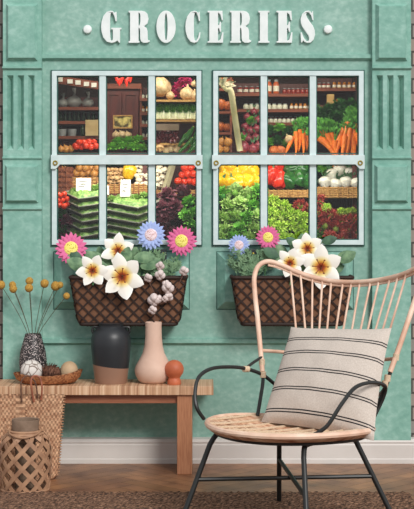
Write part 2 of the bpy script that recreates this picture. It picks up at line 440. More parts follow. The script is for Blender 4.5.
# pilasters: proud slabs with raised panels, grooves and ledges
for n_, (a, b_) in enumerate(((4, 42.5), (371.5, 410))):
    y0 = -.032
    x0, _, x1, _ = prect(a, 0, b_, 10)
    mb = MB()
    fl = []
    w = b_ - a
    for k in range(3):
        fa = a + 4 + k*(w-7)/3; fl.append(prect(fa, 76, fa + 6.5, 150))
    mb.prism(rect(x0, 0, x1, 2.25), [rect(*f) for f in fl], y0, 0)
    for f in fl:                             # sloping floor of each groove
        xm = (f[0]+f[2])/2
        mb.add([(f[0],y0,f[1]),(f[2],y0,f[1]),(f[2],y0,f[3]),(f[0],y0,f[3]),(xm,-.002,f[1]+.02),(xm,-.002,f[3]-.02)],
               [(0,1,4),(1,2,5,4),(2,3,5),(3,0,4,5)])
    o = struct('wall_pilaster_' + ('left', 'right')[n_], mb, M['green_trim'], smooth=False)
    k = 5 + n_*3
    for q, (p0, p1, p2, p3, d, bv) in enumerate(((a+3, 5, b_-3.5, 62, -.022, .013), (a+2, 165, b_-3, 203, -.022, .011))):
        f = prect(p0, p1, p2, p3); mb = MB(); mb.frustum(*f, y0, y0 + d, bv)
        struct('trim_%d' % (k + q), mb, M['green_trim'], smooth=False)
    mb = MB()
    for (p0, p1, d) in ((67, 71, .012), (157, 160.5, .008), (207, 211, .01)):
        f = prect(a-.3, p0, b_+.3, p1); mb.add([(f[0],y0,f[1]),(f[2],y0,f[1]),(f[2],y0-d,f[1]+.008),(f[0],y0-d,f[1]+.008),(f[2],y0-d,f[3]-.003),(f[0],y0-d,f[3]-.003),(f[2],y0,f[3]),(f[0],y0,f[3])],
               [(0,1,2,3),(3,2,4,5),(5,4,6,7),(7,6,1,0),(0,3,5,7),(1,6,4,2)])
    struct('trim_%d' % (k + 2), mb, M['green_trim'], smooth=False)
# brick wall either side
mb = MB(); mb.box((-1.9, .02, 0), (X0, .06, 2.25)); struct('wall_left', mb, M['brick'], smooth=False)
mb = MB(); mb.box((X1, .02, 0), (1.9, .06, 2.25)); struct('wall_right', mb, M['brick'], smooth=False)
# baseboard
zt = P(0, 437).z
prof = [(0,0),(-.016,0),(-.016,.018),(-.013,.022),(-.013,zt-.03),(-.010,zt-.024),(-.012,zt-.016),(-.006,zt-.004),(0,zt)]
mb = MB(); n = len(prof)
for x in (-1.9, 1.9):
    mb.v += [V((x, y - .0235, z)) if y < 0 else V((x, .0, z)) for y, z in prof]
mb.f = [(i, (i+1) % n, (i+1) % n + n, i + n) for i in range(n)] + [tuple(range(n)), tuple(range(2*n-1, n-1, -1))]
struct('baseboard_back', mb, M['white_paint'], smooth=False)
# herringbone floor: one mesh, a small colour difference per plank
me = bpy.data.meshes.new('floor'); vs = []; fs = []; cols = []
L, W = .42, .07; ca, sa = math.cos(PI/4), math.sin(PI/4)
n_ = 6
def addplank(cx, cy, ang):
    c, s_ = math.cos(ang), math.sin(ang); k = len(vs); g = .0008
    for dx, dy in ((-L/2+g, -W/2+g), (L/2-g, -W/2+g), (L/2-g, W/2-g), (-L/2+g, W/2-g)):
        vs.append((cx + dx*c - dy*s_, cy + dx*s_ + dy*c, 0))
    fs.append((k, k+1, k+2, k+3)); q = R.uniform(.72, 1.05); cols.append((q, q*R.uniform(.95, 1), q*R.uniform(.9, 1), 1))
# lattice of the herringbone: H plank then V plank stepping by W
for i in range(-60, 60):
    for j in range(-14, 15):
        ox = i*W + j*L ; oy = i*W - j*L
        hx, hy = ox + L/2, oy + W/2                      # horizontal plank
        vx, vy = ox + L + W/2 - 0, oy + W - L/2 + 0      # vertical plank to its right
        for (x, y, an) in ((hx, hy, 0), (vx, vy, PI/2)):
            X = x*ca - y*sa; Y = x*sa + y*ca
            if -3.0 < X < 3.0 and -3.6 < Y + .0 < .25: 
                pass
            if abs(X) < 2.3 and -3.2 < Y < .3: addplank(X, Y, an + PI/4)
me.from_pydata(vs, [], fs); me.materials.append(M['parquet'])
ca_ = me.color_attributes.new('plank', 'FLOAT_COLOR', 'CORNER')
for p in me.polygons:
    for li in p.loop_indices: ca_.data[li].color = cols[p.index]
fl = bpy.data.objects.new('floor', me); C.objects.link(fl); fl['kind'] = 'structure'
mb = MB(); mb.box((-4, -6.5, -.05), (4, .9, -.0015)); struct('floor_slab', mb, mat('floor_gap', '#3b261a', None, 1, .8), smooth=False)

# ------------------------------------------------------------------ shop windows
GL = []
for w_, (L0, L1) in enumerate(((51, 202.5), (212, 364.5))):
    T0, T1 = 70, 246
    f = MB()
    def pb(mb, a, b_, c, d, y0, y1):
        x0, z0, x1, z1 = prect(a, b_, c, d); mb.box((x0, y0, z0), (x1, y1, z1))
    fr = MB()
    x0, z0, x1, z1 = prect(L0+1.2, T0+1.2, L1-1.2, T1-1.2); a0, b0, a1, b1 = prect(L0+6, T0+6, L1-6, T1-6)
    fr.prism(rect(x0, z0, x1, z1), [rect(a0, b0, a1, b1)], -.016, .02)
    m1, m2 = L0 + 48.5, L0 + 97.5
    for mx_ in (m1, m2): pb(fr, mx_, T0+6, mx_+6.5, T1-6, -.012, .018)
    wo = struct('window_%d' % (w_+1), fr, M['frame'], smooth=False, bevel=.0015)
    # dark outer bead
    d = MB(); x2, z2, x3, z3 = prect(L0, T0, L1, T1); d.prism(rect(x2, z2, x3, z3), [rect(x0, z0, x1, z1)], -.008, 0)
    d.build('window_bead', M['frame_dark'], wo, smooth=False)
    # inner dark gasket beads round every pane
    g = MB(); gl = MB()
    cx = [L0+6, m1, m1+6.5, m2, m2+6.5, L1-6]; ry = [T0+6, 154, 164.5, T1-6]
    for i in (0, 2, 4):
        for j in (0, 2):
            q = prect(cx[i], ry[j], cx[i+1], ry[j+1]); t_ = .0045
            g.prism(rect(*q), [rect(q[0]+t_, q[1]+t_, q[2]-t_, q[3]-t_)], -.004, .012)
            gl.box((q[0]+.002, .006, q[1]+.002), (q[2]-.002, .008, q[3]-.002))
    g.build('window_gasket', M['frame_dark'], wo, smooth=False)
    gl.build('glass_pane', M['glass'], wo, smooth=False)
    # wide middle rail with cut-corner brackets
    rl = MB(); a = P(L0+1, 155, -.02); b_ = P(L1-1, 163.5, -.02)
    def zz(py): return P(0, py, -.02).z
    def xx(px): return P(px, 0, -.02).x
    poly = [(xx(L0), zz(155)), (xx(L1), zz(155)), (xx(L1), zz(169)), (xx(L1-5), zz(169)), (xx(L1-9), zz(164.5)), (xx(L0+9), zz(164.5)), (xx(L0+5), zz(169)), (xx(L0), zz(169))]
    rl.prism(poly[::-1], [], -.028, -.010)
    ro = rl.build('middle_rail', M['frame'], wo, smooth=False, bevel=.001)
    for qx in (L0+4.2, L1-4.2):
        c = P(qx, 163, -.03); rg = MB()
        rg.tube([c + V((math.cos(t)*.0085, 0, math.sin(t)*.0085)) for t in [k*PI/8 for k in range(16)]], .003, 6, closed=True)
        rg.build('brass_ring', M['brass'], ro)

# recess behind both windows
mb = MB(); xa, xb = P(46, 0).x, P(368, 0).x
za, zb = .88, 1.86
for nm, lo_, hi_ in (('floor_inner', (xa-.02, .04, za-.02), (xb+.02, .9, za)), ('ceiling_inner', (xa-.02, .04, zb), (xb+.02, .9, zb+.02)), ('wall_inner_back', (xa-.02, .88, za), (xb+.02, .9, zb)),
                     ('wall_inner_left', (xa-.02, .04, za), (xa, .88, zb)), ('wall_inner_right', (xb, .04, za), (xb+.02, .88, zb))):
    mb = MB(); mb.box(lo_, hi_); struct(nm, mb, M['interior'], smooth=False)

# ------------------------------------------------------------------ sign
def mir(l): return l
GL = {
'E': ([(0,0),(15,0),(15.5,9.5),(14.3,9.5),(12.8,3.6),(10.5,1.8),(10.5,14.5),(11.6,14),(12.4,11),(13.6,11),(13.6,21),(12.4,21),(11.6,17.8),(10.5,17.2),(10.5,30.2),(12.9,28.6),(14.8,21.5),(16,21.5),(15.5,32),(0,32),(0,30.5),(1.8,30.2),(1.8,1.8),(0,1.5)], []),
'I': ([(0,0),(11.2,0),(11.2,1.6),(9.6,1.9),(9.6,30.1),(11.2,30.4),(11.2,32),(0,32),(0,30.4),(1.6,30.1),(1.6,1.9),(0,1.6)], []),
'R': ([(0,0),(13,0),(16.5,.8),(19,3.2),(20,8),(19,12.6),(15.5,15.5),(18,17),(19,20),(19.2,28),(19.8,29.8),(21.2,29.3),(21.2,30.8),(18.8,32),(14.6,32),(12.2,30.4),(11.6,27),(11.5,20),(11,17.6),(10,17),(10,30.2),(11,30.5),(11,32),(0,32),(0,30.4),(1.5,30.1),(1.5,1.9),(0,1.6)], [[(10,1.8),(11.2,2.4),(11.8,5),(11.8,11),(11.2,14.3),(10,15)]]),
'O': ([(9.7+9.7*math.sin(t), 16-16.2*math.cos(t)) for t in [k*PI/16 for k in range(32)]], [[(9.7+1.5*math.sin(t), 16-13.6*math.cos(t)) for t in [k*PI/10 for k in range(20)]]]),
'C': ([(14.4,1),(14.8,10.4),(13.6,10.4),(12.5,5),(10.7,1.9),(9.4,2.4),(8.7,6),(8.6,16),(8.7,26),(9.4,29.6),(10.7,30.1),(12.8,27),(14,21.5),(15.2,21.5),(14.6,27),(12.3,31),(9,32.2),(5.2,31),(2,26.5),(.4,21),(0,16),(.4,11),(2,5.5),(5.2,1.1),(9,-.2),(11.3,.5),(12.8,2.2),(13.4,1)], []),
'G': ([(15.4,1),(15.8,10.4),(14.5,10.4),(13.2,5),(11.2,1.9),(9.8,2.4),(9.1,6),(9,16),(9.1,26),(9.8,29.6),(10.9,30),(11.8,28.5),(11.8,19),(10.2,18.4),(10.2,17),(20.3,17),(20.3,18.4),(19,18.8),(19,32),(18,32),(16.4,29.8),(14,31.4),(10.6,32.2),(5.8,31),(2.3,26.8),(.5,21),(0,16),(.5,11),(2.3,5.2),(5.8,1),(9.8,-.2),(12,.5),(13.6,2.2),(14.4,1)], []),
'S': ([(12.6,.5),(13,9.4),(12,9.4),(10.6,4.6),(8.2,1.6),(6.4,1.8),(5.7,3.6),(6.4,6.6),(9,10.5),(12.5,15),(14.3,19.5),(14.6,24),(13.2,28.8),(10.2,31.8),(6.6,32.2),(4.2,31.2),(2.5,29.5),(1.7,31.8),(.6,31.8),(0,21.5),(1.2,21.5),(3.2,27),(6,30.4),(8,30.2),(8.8,28),(8.1,25),(5,20.5),(1.8,16),(.3,12),(.2,7.5),(1.8,3),(5,.2),(8,-.2),(10.2,.8),(11.3,2.4),(11.7,.5)], []),
}
sg = thing('shop_sign', 'raised white slab serif letters reading GROCERIES between two round dots', 'sign', P(207, 42, 0))
for ch, px in (('G',101),('R',128.5),('O',156.3),('C',185.3),('E',207.5),('R',230),('I',258.3),('E',276.5),('S',300.5)):
    o_, h_ = GL[ch]; y1 = -.016
    cv = lambda l: [(P(px + x, 10.7 + z, y1).x, P(0, 10.7 + z, y1).z) for x, z in l]
    mb = MB(); mb.prism(cv(o_), [cv(h) for h in h_], y1, 0)
    mb.build('letter', M['letter'], sg, smooth=False, bevel=.0012)
for px in (87.6, 327.8):
    c = P(px, 29.6, 0); mb = MB()
    mb.lathe([(.019,0),(.0195,.008),(.016,.014),(.008,.016),(0.0005,.0165)], seg=24)
    rot = Matrix.Rotation(PI/2, 3, 'X')
    mb.v = [c + rot @ v for v in mb.v]
    mb.build('dot', M['letter'], sg)
# ------------------------------------------------------------------ planters and flowers
def planter(px0, px1, label):
    yF, yB = -.165, -.042
    cx = P((px0+px1)/2, 0, yF).x
    zt, zb_ = P(0, 277, yF).z, P(0, 326.5, yF).z
    wt = S(px1-px0, yF)/2; wb = wt*.87
    root = thing('window_planter', label, 'planter', (cx, yB, zb_))
    def outline(z):
        t = (z - zb_)/(zt - zb_); w = wb + (wt-wb)*t; dpt = (yB - yF)*(.82 + .18*t)
        if t < .16: w -= .022*(1 - t/.16)**2
        return w, dpt
    def ring(z, ins=0):
        w, dpt = outline(z); w -= ins; y0 = yB - dpt + ins; r = .022; pts = []
        pts.append(V((cx - w, yB, z)))
        for k in range(7): a = PI + k*PI/12; pts.append(V((cx - w + r + r*math.cos(a), y0 + r + r*math.sin(a), z)))
        for k in range(7): a = 1.5*PI + k*PI/12; pts.append(V((cx + w - r + r*math.cos(a), y0 + r + r*math.sin(a), z)))
        pts.append(V((cx + w, yB, z)))
        return pts
    zs = [zb_ + (zt-zb_)*k/12 for k in range(13)]
    mb = MB(); rs = [ring(z) for z in zs] + [ring(zt, .01), ring(zt-.02, .012)]
    n = len(rs[0])
    for q in rs: mb.v += q
    for i in range(len(rs)-1):
        for k in range(n-1): mb.f.append((i*n+k, i*n+k+1, (i+1)*n+k+1, (i+1)*n+k))
        mb.f.append((i*n+n-1, i*n, (i+1)*n, (i+1)*n+n-1))
    mb.f.append(tuple(range(n))[::-1]); 
    body = mb.build('basket', M['planter'], root)
    so = MB(); so.v = ring(zt-.018, .011); so.f = [tuple(range(n))]; so.build('soil', M['soil'], root)
    # rim, foot and corner bands
    bd = MB()
    for z, r in ((zt-.003, .0085), (zb_+.008, .0085)): bd.tube(ring(z, -.001), r, 8)
    bd.build('rim', M['planter_dark'], root)
    # diagonal lattice wrapped over front and sides
    lt = MB(); H = zt - zb_
    dev = lambda u, z: None
    def surf(u, z):                          # u = distance along the outline from middle of front
        w, dpt = outline(z); y0 = yB - dpt
        if abs(u) <= w - .01: return V((cx + u, y0, z)), V((0,-1,0))
        sgn = 1 if u > 0 else -1; e = abs(u) - (w - .01)
        if e < .014: a = e/.014*PI/2; return V((cx + sgn*(w-.01+.01*math.sin(a)), y0 + .01*(1-math.cos(a)), z)), V((sgn*math.sin(a), -math.cos(a), 0))
        e -= .014
        if y0 + .01 + e > yB: return None, None
        return V((cx + sgn*w, y0 + .01 + e, z)), V((sgn,0,0))
    stp = .0478
    for sg_ in (1, -1):
        k = -14
        while k <= 14:
            pts, ns = [], []
            for i in range(15):
                t = i/14; z = zb_ + H*t; u = k*stp + sg_*(H*t)*1.0 + stp*.5 - (H/2)*sg_
                p, nn = surf(u, z)
                if p is not None and abs(u) < wt + .1: pts.append(p + nn*(.003 if sg_ > 0 else .0035)); ns.append(nn)
                elif len(pts) > 1: break
                else: pts, ns = [], []
            if len(pts) > 1: lt.ribbon(pts, ns, .0072, .004)
            k += 1
    lt.build('lattice', M['planter_dark'], root, smooth=False)
    # wall bracket with two brass screws
    bx_ = P((px0+px1)/2 + 32 if px0 < 150 else (px0+px1)/2 - 43, 262, -.02)
    br = MB(); br.box((bx_.x-.03, -.0455, P(0,282,-.02).z), (bx_.x+.03, -.0405, P(0,249,-.02).z))
    bo = br.build('bracket', M['dark_metal'], root, smooth=False, bevel=.002)
    for dx in (-.015, .015):
        s_ = MB(); s_.ball((bx_.x+dx, -.047, P(0,253.5,-.02).z), (.006,.004,.006), 12, 8); s_.build('screw', M['brass'], bo)
    return root, zt
planter(70, 186, 'brown lattice window planter under the left shop window')
planter(232, 353, 'brown lattice window planter behind the rattan chair back')

def gerbera(label, m, me_, stemdir, stemlen):
    root = thing('gerbera', label, 'flower')
    pt = MB()
    for ly, (n, L, W, yy) in enumerate(((20, 1.0, .30, -.02), (16, .82, .26, -.08))):
        for k in range(n):
            a = 2*PI*(k + .5*ly)/n + R.uniform(-.03, .03); d = V((math.cos(a), -.12 - .1*ly, math.sin(a)))
            pt.leaf(V((math.cos(a)*.2, yy, math.sin(a)*.2)), d, (0,-1,0), (L-.2)*R.uniform(.94, 1.04), W, curl=.12, n=5, fold=-.12, shape=lambda t: (.55 + .6*t if t < .6 else max(.04, .91*(1-((t-.6)/.4)**2))))
    pt.build('petals', m, root, recalc=False)
    c = MB(); c.ball((0,-.1,0), (.42,.1,.42), 24, 12); c.build('flower_centre', me_, root)
    st = MB(); st.tube(spline([(0,0,0),(stemdir*.25,.12,-stemlen*.4),(stemdir,.1,-stemlen)], 6), .05, 6); st.build('stem', M['green_stem'], root)
    return Kind(root)
for px, py, r, m, e, lb, sd in ((71,248.5,16.5,'pink','eye_yellow','pink gerbera at the outer end of the planter under the left window', 1.0),
                          (151,235,15,'blue','eye_pink','larger pale blue gerbera over the left window planter', 0),
                          (181.5,241,15.5,'pink','eye_yellow','pink gerbera beside the larger blue gerbera over the left planter', -.9),
                          (239,245,11,'blue','eye_pink','small pale blue gerbera over the planter behind the chair', .3),
                          (268,237.5,12.5,'pink','eye_yellow','pink gerbera beside the small blue gerbera over the planter behind the chair', -.3)):
    y = -.075; K = gerbera(lb, M[m], M[e], sd, (P(0,py,y).z - P(0,280,y).z)/S(r,y))
    K.put(P(px, py, y), (R.uniform(-.1,.1)-.08, 0, R.uniform(-.1,.1)), S(r, y))

def lily(label, rot, stemlen):
    root = thing('lily', label, 'flower')
    pt = MB()
    for k in range(6):
        a = rot + 2*PI*k/6 + R.uniform(-.06,.06); f = k % 2
        pt.leaf(V((math.cos(a)*.04, .06 - f*.03, math.sin(a)*.04)), (math.cos(a), -.28, math.sin(a)), (0,-1,0), 1.02*R.uniform(.93,1.05), .76 - .08*f, curl=-.02 - R.uniform(0,.1)+.22, n=8, fold=-.16, shape=lambda t: max(.02, math.sin(PI*min(1, t**.85))**.75))
    pt.build('petals', M['lily'], root, recalc=False)
    st = MB()
    for k in range(6):
        a = rot + .5 + 2*PI*k/6; e = V((math.cos(a)*.36, -.34, math.sin(a)*.36))
        st.tube([(0,.02,0), e*.6 + V((0,-.05,0)), e], .016, 5); st.ball(e, (.05,.03,.03), 6, 5)
    st.build('stamens', M['lily_red'], root)
    s_ = MB(); s_.tube(spline([(0,.05,0),(.1,.2,-stemlen*.5),(0,.15,-stemlen)], 6), .05, 6); s_.build('stem', M['green_stem'], root)
    return Kind(root)
for px, py, r, rot, y, lb in ((118,250.5,16.5,.4,-.11,'white lily with a rusty throat, upper of three over the left planter'),
                          (92.5,270.5,16,1.15,-.185,'smaller white lily hanging over the outer edge of the left planter'),
                          (122,276.5,22,.75,-.205,'largest white lily in front of the left planter'),
                          (307.5,248.5,16,.6,-.14,'white lily standing highest over the planter behind the chair'),
                          (290,263,15,1.25,-.185,'white lily crossed by the curved top rail of the rattan chair'),
                          (321,267,21,.5,-.205,'largest white lily over the planter behind the chair')):
    K = lily(lb, rot, max(.6, (P(0,py,y).z - P(0,285,y).z)/S(r,y))); K.put(P(px, py, y), (-.1, 0, R.uniform(-.2,.2)), S(r, y))
# leafy plants in the planters
def leafy(label, cx, spots):
    base = P(cx, 279, -.08); root = thing('leafy_plant', label, 'plant', base)
    for i, (px, py, L, an, dk) in enumerate(spots):
        p = P(px, py, -.06 - .03*(i % 3)); mb = MB()
        mb.leaf(p, (math.cos(an), -.15, math.sin(an)), (0,-1,.2), S(L), S(L)*.62, curl=.15, n=6, fold=-.12)
        lf = mb.build('leaf', M['leaf_dark' if dk else 'leaf_olive'], root, recalc=False)
        st = MB(); st.tube(spline([p, (p + base)/2 + V((0,0,.01)), base + V((R.uniform(-.05,.05), 0, 0))], 4), .0016, 5); st.build('leaf_stalk', M['green_stem'], lf)
    return root
def spots(c0, c1, y0, y1, n):
    o = []
    for k in range(n):
        px = R.uniform(c0, c1); o.append((px, R.uniform(y0, y1), R.uniform(15, 23), math.atan2(R.uniform(.2, 1), (px - (c0+c1)/2)/(c1-c0)*2.6), R.random() < .25))
    return o
leafy('broad olive leaves among the white lilies of the left planter', 112, spots(80, 150, 258, 282, 20) + [(134,258,20,.1,0),(104,262,16,1.9,0),(104,268,18,1.2,0),(142,276,18,-.4,0),(86,284,16,2.6,0),(78,268,16,2.2,0)])
leafy('broad olive leaves round the white lilies behind the chair', 300, spots(274, 336, 256, 278, 18) + [(322,242,15,.3,1),(298,246,14,2.5,1),(340,262,18,.6,0)])
def feathery(label, cx, c0, c1, y0, n):
    base = P(cx, 281, -.09); root = thing('feathery_plant', label, 'plant', base); mb = MB()
    for k in range(n):
        t = P(R.uniform(c0, c1), R.uniform(y0, 272), R.uniform(-.11, -.05)); b0 = base + V((R.uniform(-.05,.05), R.uniform(-.02,.02), 0))
        pts = spline([b0, (b0+t)/2 + V((R.uniform(-.01,.01),0,.01)), t], 5); mb.tube(pts, .0012, 4)
        for p in pts[3:]:
            for q in range(3):
                a = R.uniform(0, PI); mb.leaf(p, (math.cos(a), R.uniform(-.5,.3), math.sin(a)), (0,-1,0), .02, .006, n=3)
    mb.build('foliage', M['leaf_olive'], root, recalc=False)
feathery('feathery green shoots under the blue and pink gerberas of the left planter', 160, 138, 182, 250, 34)
feathery('feathery green shoots under the small blue gerbera behind the chair', 250, 228, 272, 250, 40)

# ------------------------------------------------------------------ bench
yF, yB = -.30, -.055
bz = P(0, 386.5, yF).z
bx1 = P(213.5, 0, yF).x
root = thing('bench', 'low wooden bench with a striped strip-wood top against the green wall', 'bench', (-.4, (yF+yB)/2, 0))
mb = MB(); mb.box((-1.15, yF, bz-.036), (bx1, yB, bz)); mb.build('bench_top', M['bench_top'], root, smooth=False, bevel=.002)
lx0, lx1 = P(177, 0, yF+.012).x, P(192, 0, yF+.012).x
for (a, b_) in ((lx0, lx1), (-1.09, -1.03)):
    mb = MB(); mb.box((a, yF+.012, 0), (b_, yB-.012, bz-.036)); mb.build('leg', M['leg_wood'], root, smooth=False, bevel=.003)
mb = MB(); mb.box((-1.03, yF+.03, bz-.036-.037), (lx0, yF+.052, bz-.036)); mb.build('apron', M['apron_wood'], root, smooth=False)
mb = MB(); mb.box((-1.03, yB-.05, bz-.036-.037), (lx0, yB-.03, bz-.036)); mb.build('apron', M['apron_wood'], root, smooth=False)

ym = -.18
def BP(px): return P(px, 0, ym).x
u = S(1, ym)
# black two-tone jar
c = V((BP(111), ym, bz)); root = thing('jar_vase', 'matt black shouldered jar with a bare clay foot on the bench', 'vase', c)
H = 57*u
pr = [(0.3,0),(.36*1,.0),(15.5,0),(16.2,2),(17.2,10),(19,24),(20,36),(19.8,44),(18,50),(14,53.5),(12.4,55),(12.2,57),(13,58.5),(12,58.8),(10.6,57.5),(10.6,54),(14,50),(14,20),(3,6)]
mb = MB(); mb.lathe([(r*u, z*u*1.02) for r, z in pr], c, 40); bd = mb.build('jar_body', M['dipped'], root)
for sx in (-1, 1):
    hp = MB(); hp.tube(spline([c+V((sx*12.3*u,0,55.5*u)), c+V((sx*17.5*u,0,55.5*u)), c+V((sx*18.6*u,0,52*u)), c+V((sx*17.2*u,0,48.5*u))], 5), 1.3*u, 8); hp.build('lug_handle', M['black_metal'], root)
# pink long-neck vase
c = V((BP(153.5), ym, bz)); pr = [(.3,0),(11,0),(15,2.5),(18,8),(19,13),(17.5,18),(14,24),(11,30),(9.2,37),(8.3,46),(8.1,56),(8.3,60.5),(7.6,61),(7,60),(7,50),(7,40),(2,20)]
mb = MB(); mb.lathe([(r*u, z*u) for r, z in pr], c, 40); vz = mb.build('bottle_vase', M['pink_clay'], loc=c); tag(vz, 'pale pink clay bottle vase with a tall neck holding cotton sprigs', 'vase')
# cotton sprig
root = thing('cotton_sprig', 'dry sprig of white cotton bolls standing in the pink vase', 'dried flower', c + V((0,0,.2)))
tips = [(154,300,7.5,3),(152.5,310,5,-5),(160,266,5,-8),(160,275,6,-2),(184,271,5.5,3),(148,278,5,2),(168,288,7,-6),(169,297,5,3),(165,299,4,0),(166,284,4.5,4),(158,299,5,4)]
st = MB()
mouth = c + V((0,0,.12)); node = P(156, 305, ym)
st.tube(spline([mouth, P(154.5,318,ym), node, P(162,285,ym+.01), P(161,268,ym)], 5), .0022, 6)
st.tube(spline([node, P(168,300,ym-.01), P(178,285,ym), P(184,273,ym)], 5), .0018, 6)
st.tube(spline([P(158,300,ym), P(153,290,ym), P(148,280,ym)], 5), .0018, 6)
st.tube(spline([P(155,312,ym), P(153,304,ym-.01), P(154,300,ym-.015)], 5), .0018, 6)
st.build('twig', M['husk'], root)
for px, py, r, dy in tips:
    cc = P(px, py, ym - .008 + dy*.001); mb = MB()
    for q in range(4):
        a = q*PI/2 + px; mb.ball(cc + V((math.cos(a)*r*.38*u, -.3*r*u*math.sin(a), math.sin(a)*r*.38*u)), r*.55*u, 10, 8, noise=.05)
    bl = mb.build('cotton_boll', M['cotton'], root)
    hs = MB()
    for q in range(4):
        a = q*PI/2 + .6 + px; hs.leaf(cc + V((0,.004,-.35*r*u)), (math.cos(a), .2, math.sin(a)*.9-.2), (0,-1,0), r*.95*u, r*.45*u, n=4)
    hs.build('husk', M['husk'], bl, recalc=False)
# terracotta ball on foot
c = V((BP(174.5), ym-.05, bz)); uu = S(1, ym-.05); pr = [(.2,0),(6.4,0),(7,1),(6.6,4),(5.6,6.5),(6.5,8)] + [(9.6*math.sin(t), 15.2-9.3*math.cos(t)) for t in [.8+k*(PI-.85)/12 for k in range(13)]]
mb = MB(); mb.lathe([(r*uu, z*uu) for r, z in pr], c, 32); o = mb.build('clay_ornament', M['terracotta'], loc=c); tag(o, 'small terracotta ball on a round foot beside the pink vase', 'ornament')
# dotted vase
yd = -.14; u2 = S(1, yd); c = V((P(33,0,yd).x, yd, bz)); pr = [(.2,0),(9,0),(11,2),(13.3,12),(13.8,20),(12.8,30),(10,40),(8.3,46),(7.8,48),(7,47.5),(7.2,44),(9,38),(10,20),(2,5)]
mb = MB(); mb.lathe([(r*u2, z*u2) for r, z in pr], c, 40); o = mb.build('dotted_vase', M['dots'], loc=c); tag(o, 'black oval vase covered in white dots holding dried round blooms', 'vase')
for i, (px, py, r, lb) in enumerate(((1,285,4.6,'ochre round dried bloom on the stem leaning farthest towards the brick edge'),
        (12.5,285,3.8,'ochre dried bloom, upper of the pair leaning outward beside the farthest one'),(13.2,289,4.2,'ochre dried bloom, lower of the pair leaning outward beside the farthest one'),
        (29.5,281,4.2,'ochre dried bloom standing highest above the dotted vase'),(29,288,4.4,'ochre dried bloom just under the highest one'),
        (44.5,283.5,4.6,'ochre dried bloom standing alone between the highest one and the inner pair'),(55.5,286,5,'orange tinted dried bloom, fuller of the inner pair'),
        (60,285,3.6,'small ochre dried bloom touching the fuller inner one'),(66.5,296,3.6,'small ochre dried bloom hanging lowest towards the planter'))):
    y = yd + R.uniform(-.03, .03); t = P(px, py, y)
    root = thing('billy_button', lb, 'dried flower', t)
    mb = MB(); mb.ball(t, r*u2*.95, 14, 10, noise=.05); mb.build('bloom', M['button'], root)
    s0 = V((c.x + (px-33)*u2*.12, yd, bz + .13)); mid = s0*.5 + t*.5 + V(((px-33)*-.0004, 0, .01))
    mb = MB(); mb.tube(spline([V((c.x + (px-33)*u2*-.05, yd, bz+.02)), s0 + V((0,0,.05)), mid + V((0,0,.01)), t], 5), .0014, 5); mb.build('stem', M['stem'], root)
# wicker tray and balls
yt = -.20; ut = S(1, yt)
c = V((P(48,0,yt).x, yt, bz)); mb = MB(); segs = 56; vs = []; rows = [(.0,.0),(.55,.0),(.8,.1),(.95,.5),(1.02,1.0),(1.0,1.06),(.96,1.0),(.88,.5),(.74,.16),(.5,.1),(.02,.1)]
for i, (rr, hh) in enumerate(rows):
    for k in range(segs):
        a = 2*PI*k/segs; rx = 33*ut*rr; ry_ = .082*rr
        z = hh*(9*ut + 4.5*ut*max(0, math.cos(a))**2 + 1.5*ut*max(0, -math.cos(a))**2)
        q = 1 + .018*math.sin(k*PI)*0 + (.03*(1 if (k + i) % 2 else -1) if 1 < i < 8 else 0)
        vs.append(c + V((rx*math.cos(a)*q, ry_*math.sin(a)*q, z + .0005)))
mb.v = vs
for i in range(len(rows)-1):
    for k in range(segs): l = (k+1) % segs; mb.f.append((i*segs+k, i*segs+l, (i+1)*segs+l, (i+1)*segs+k))
o = mb.build('wicker_tray', M['wicker'], loc=c); tag(o, 'shallow oval brown wicker tray on the bench by the dotted vase', 'tray')
c1 = V((P(32,0,yt).x, yt-.01, bz+.004+11.5*ut)); mb = MB(); mb.ball(c1, 11.3*ut, 28, 18); o = mb.build('plaster_ball', M['plaster_ball'], loc=c1); tag(o, 'white cracked ball resting in the wicker tray', 'ornament')
c1 = V((P(69,0,yt).x, yt, bz+.008+10.6*ut)); mb = MB(); mb.ball(c1, (9*ut, 9*ut, 9.8*ut), 24, 16, rot=Matrix.Rotation(.25,3,'Y')); o = mb.build('wooden_egg', M['beige_ball'], loc=c1); tag(o, 'plain beige egg shape at the raised end of the wicker tray', 'ornament')
c1 = V((P(50.5,0,yt).x, yt-.005, bz+.006+9.5*ut)); mb = MB()
mb.ball(c1, (8.5*ut,7.5*ut,7.5*ut), 12, 8)
for i in range(90):
    th = math.acos(1 - 2*(i+.5)/90); a = i*2.39996; d = V((math.cos(th), math.sin(th)*math.cos(a), math.sin(th)*math.sin(a)))
    pos = c1 + V((d.x*11*ut, d.y*9*ut, d.z*10*ut)); mb.leaf(c1 + (pos-c1)*.75, d + V((.35,0,0)), V((1,0,0)) - d*.3, 3.2*ut, 4.8*ut, curl=-.2, n=3, fold=.1)
o = mb.build('pinecone', M['cone'], loc=c1, recalc=False); tag(o, 'brown pinecone between the two balls in the wicker tray', 'pinecone')

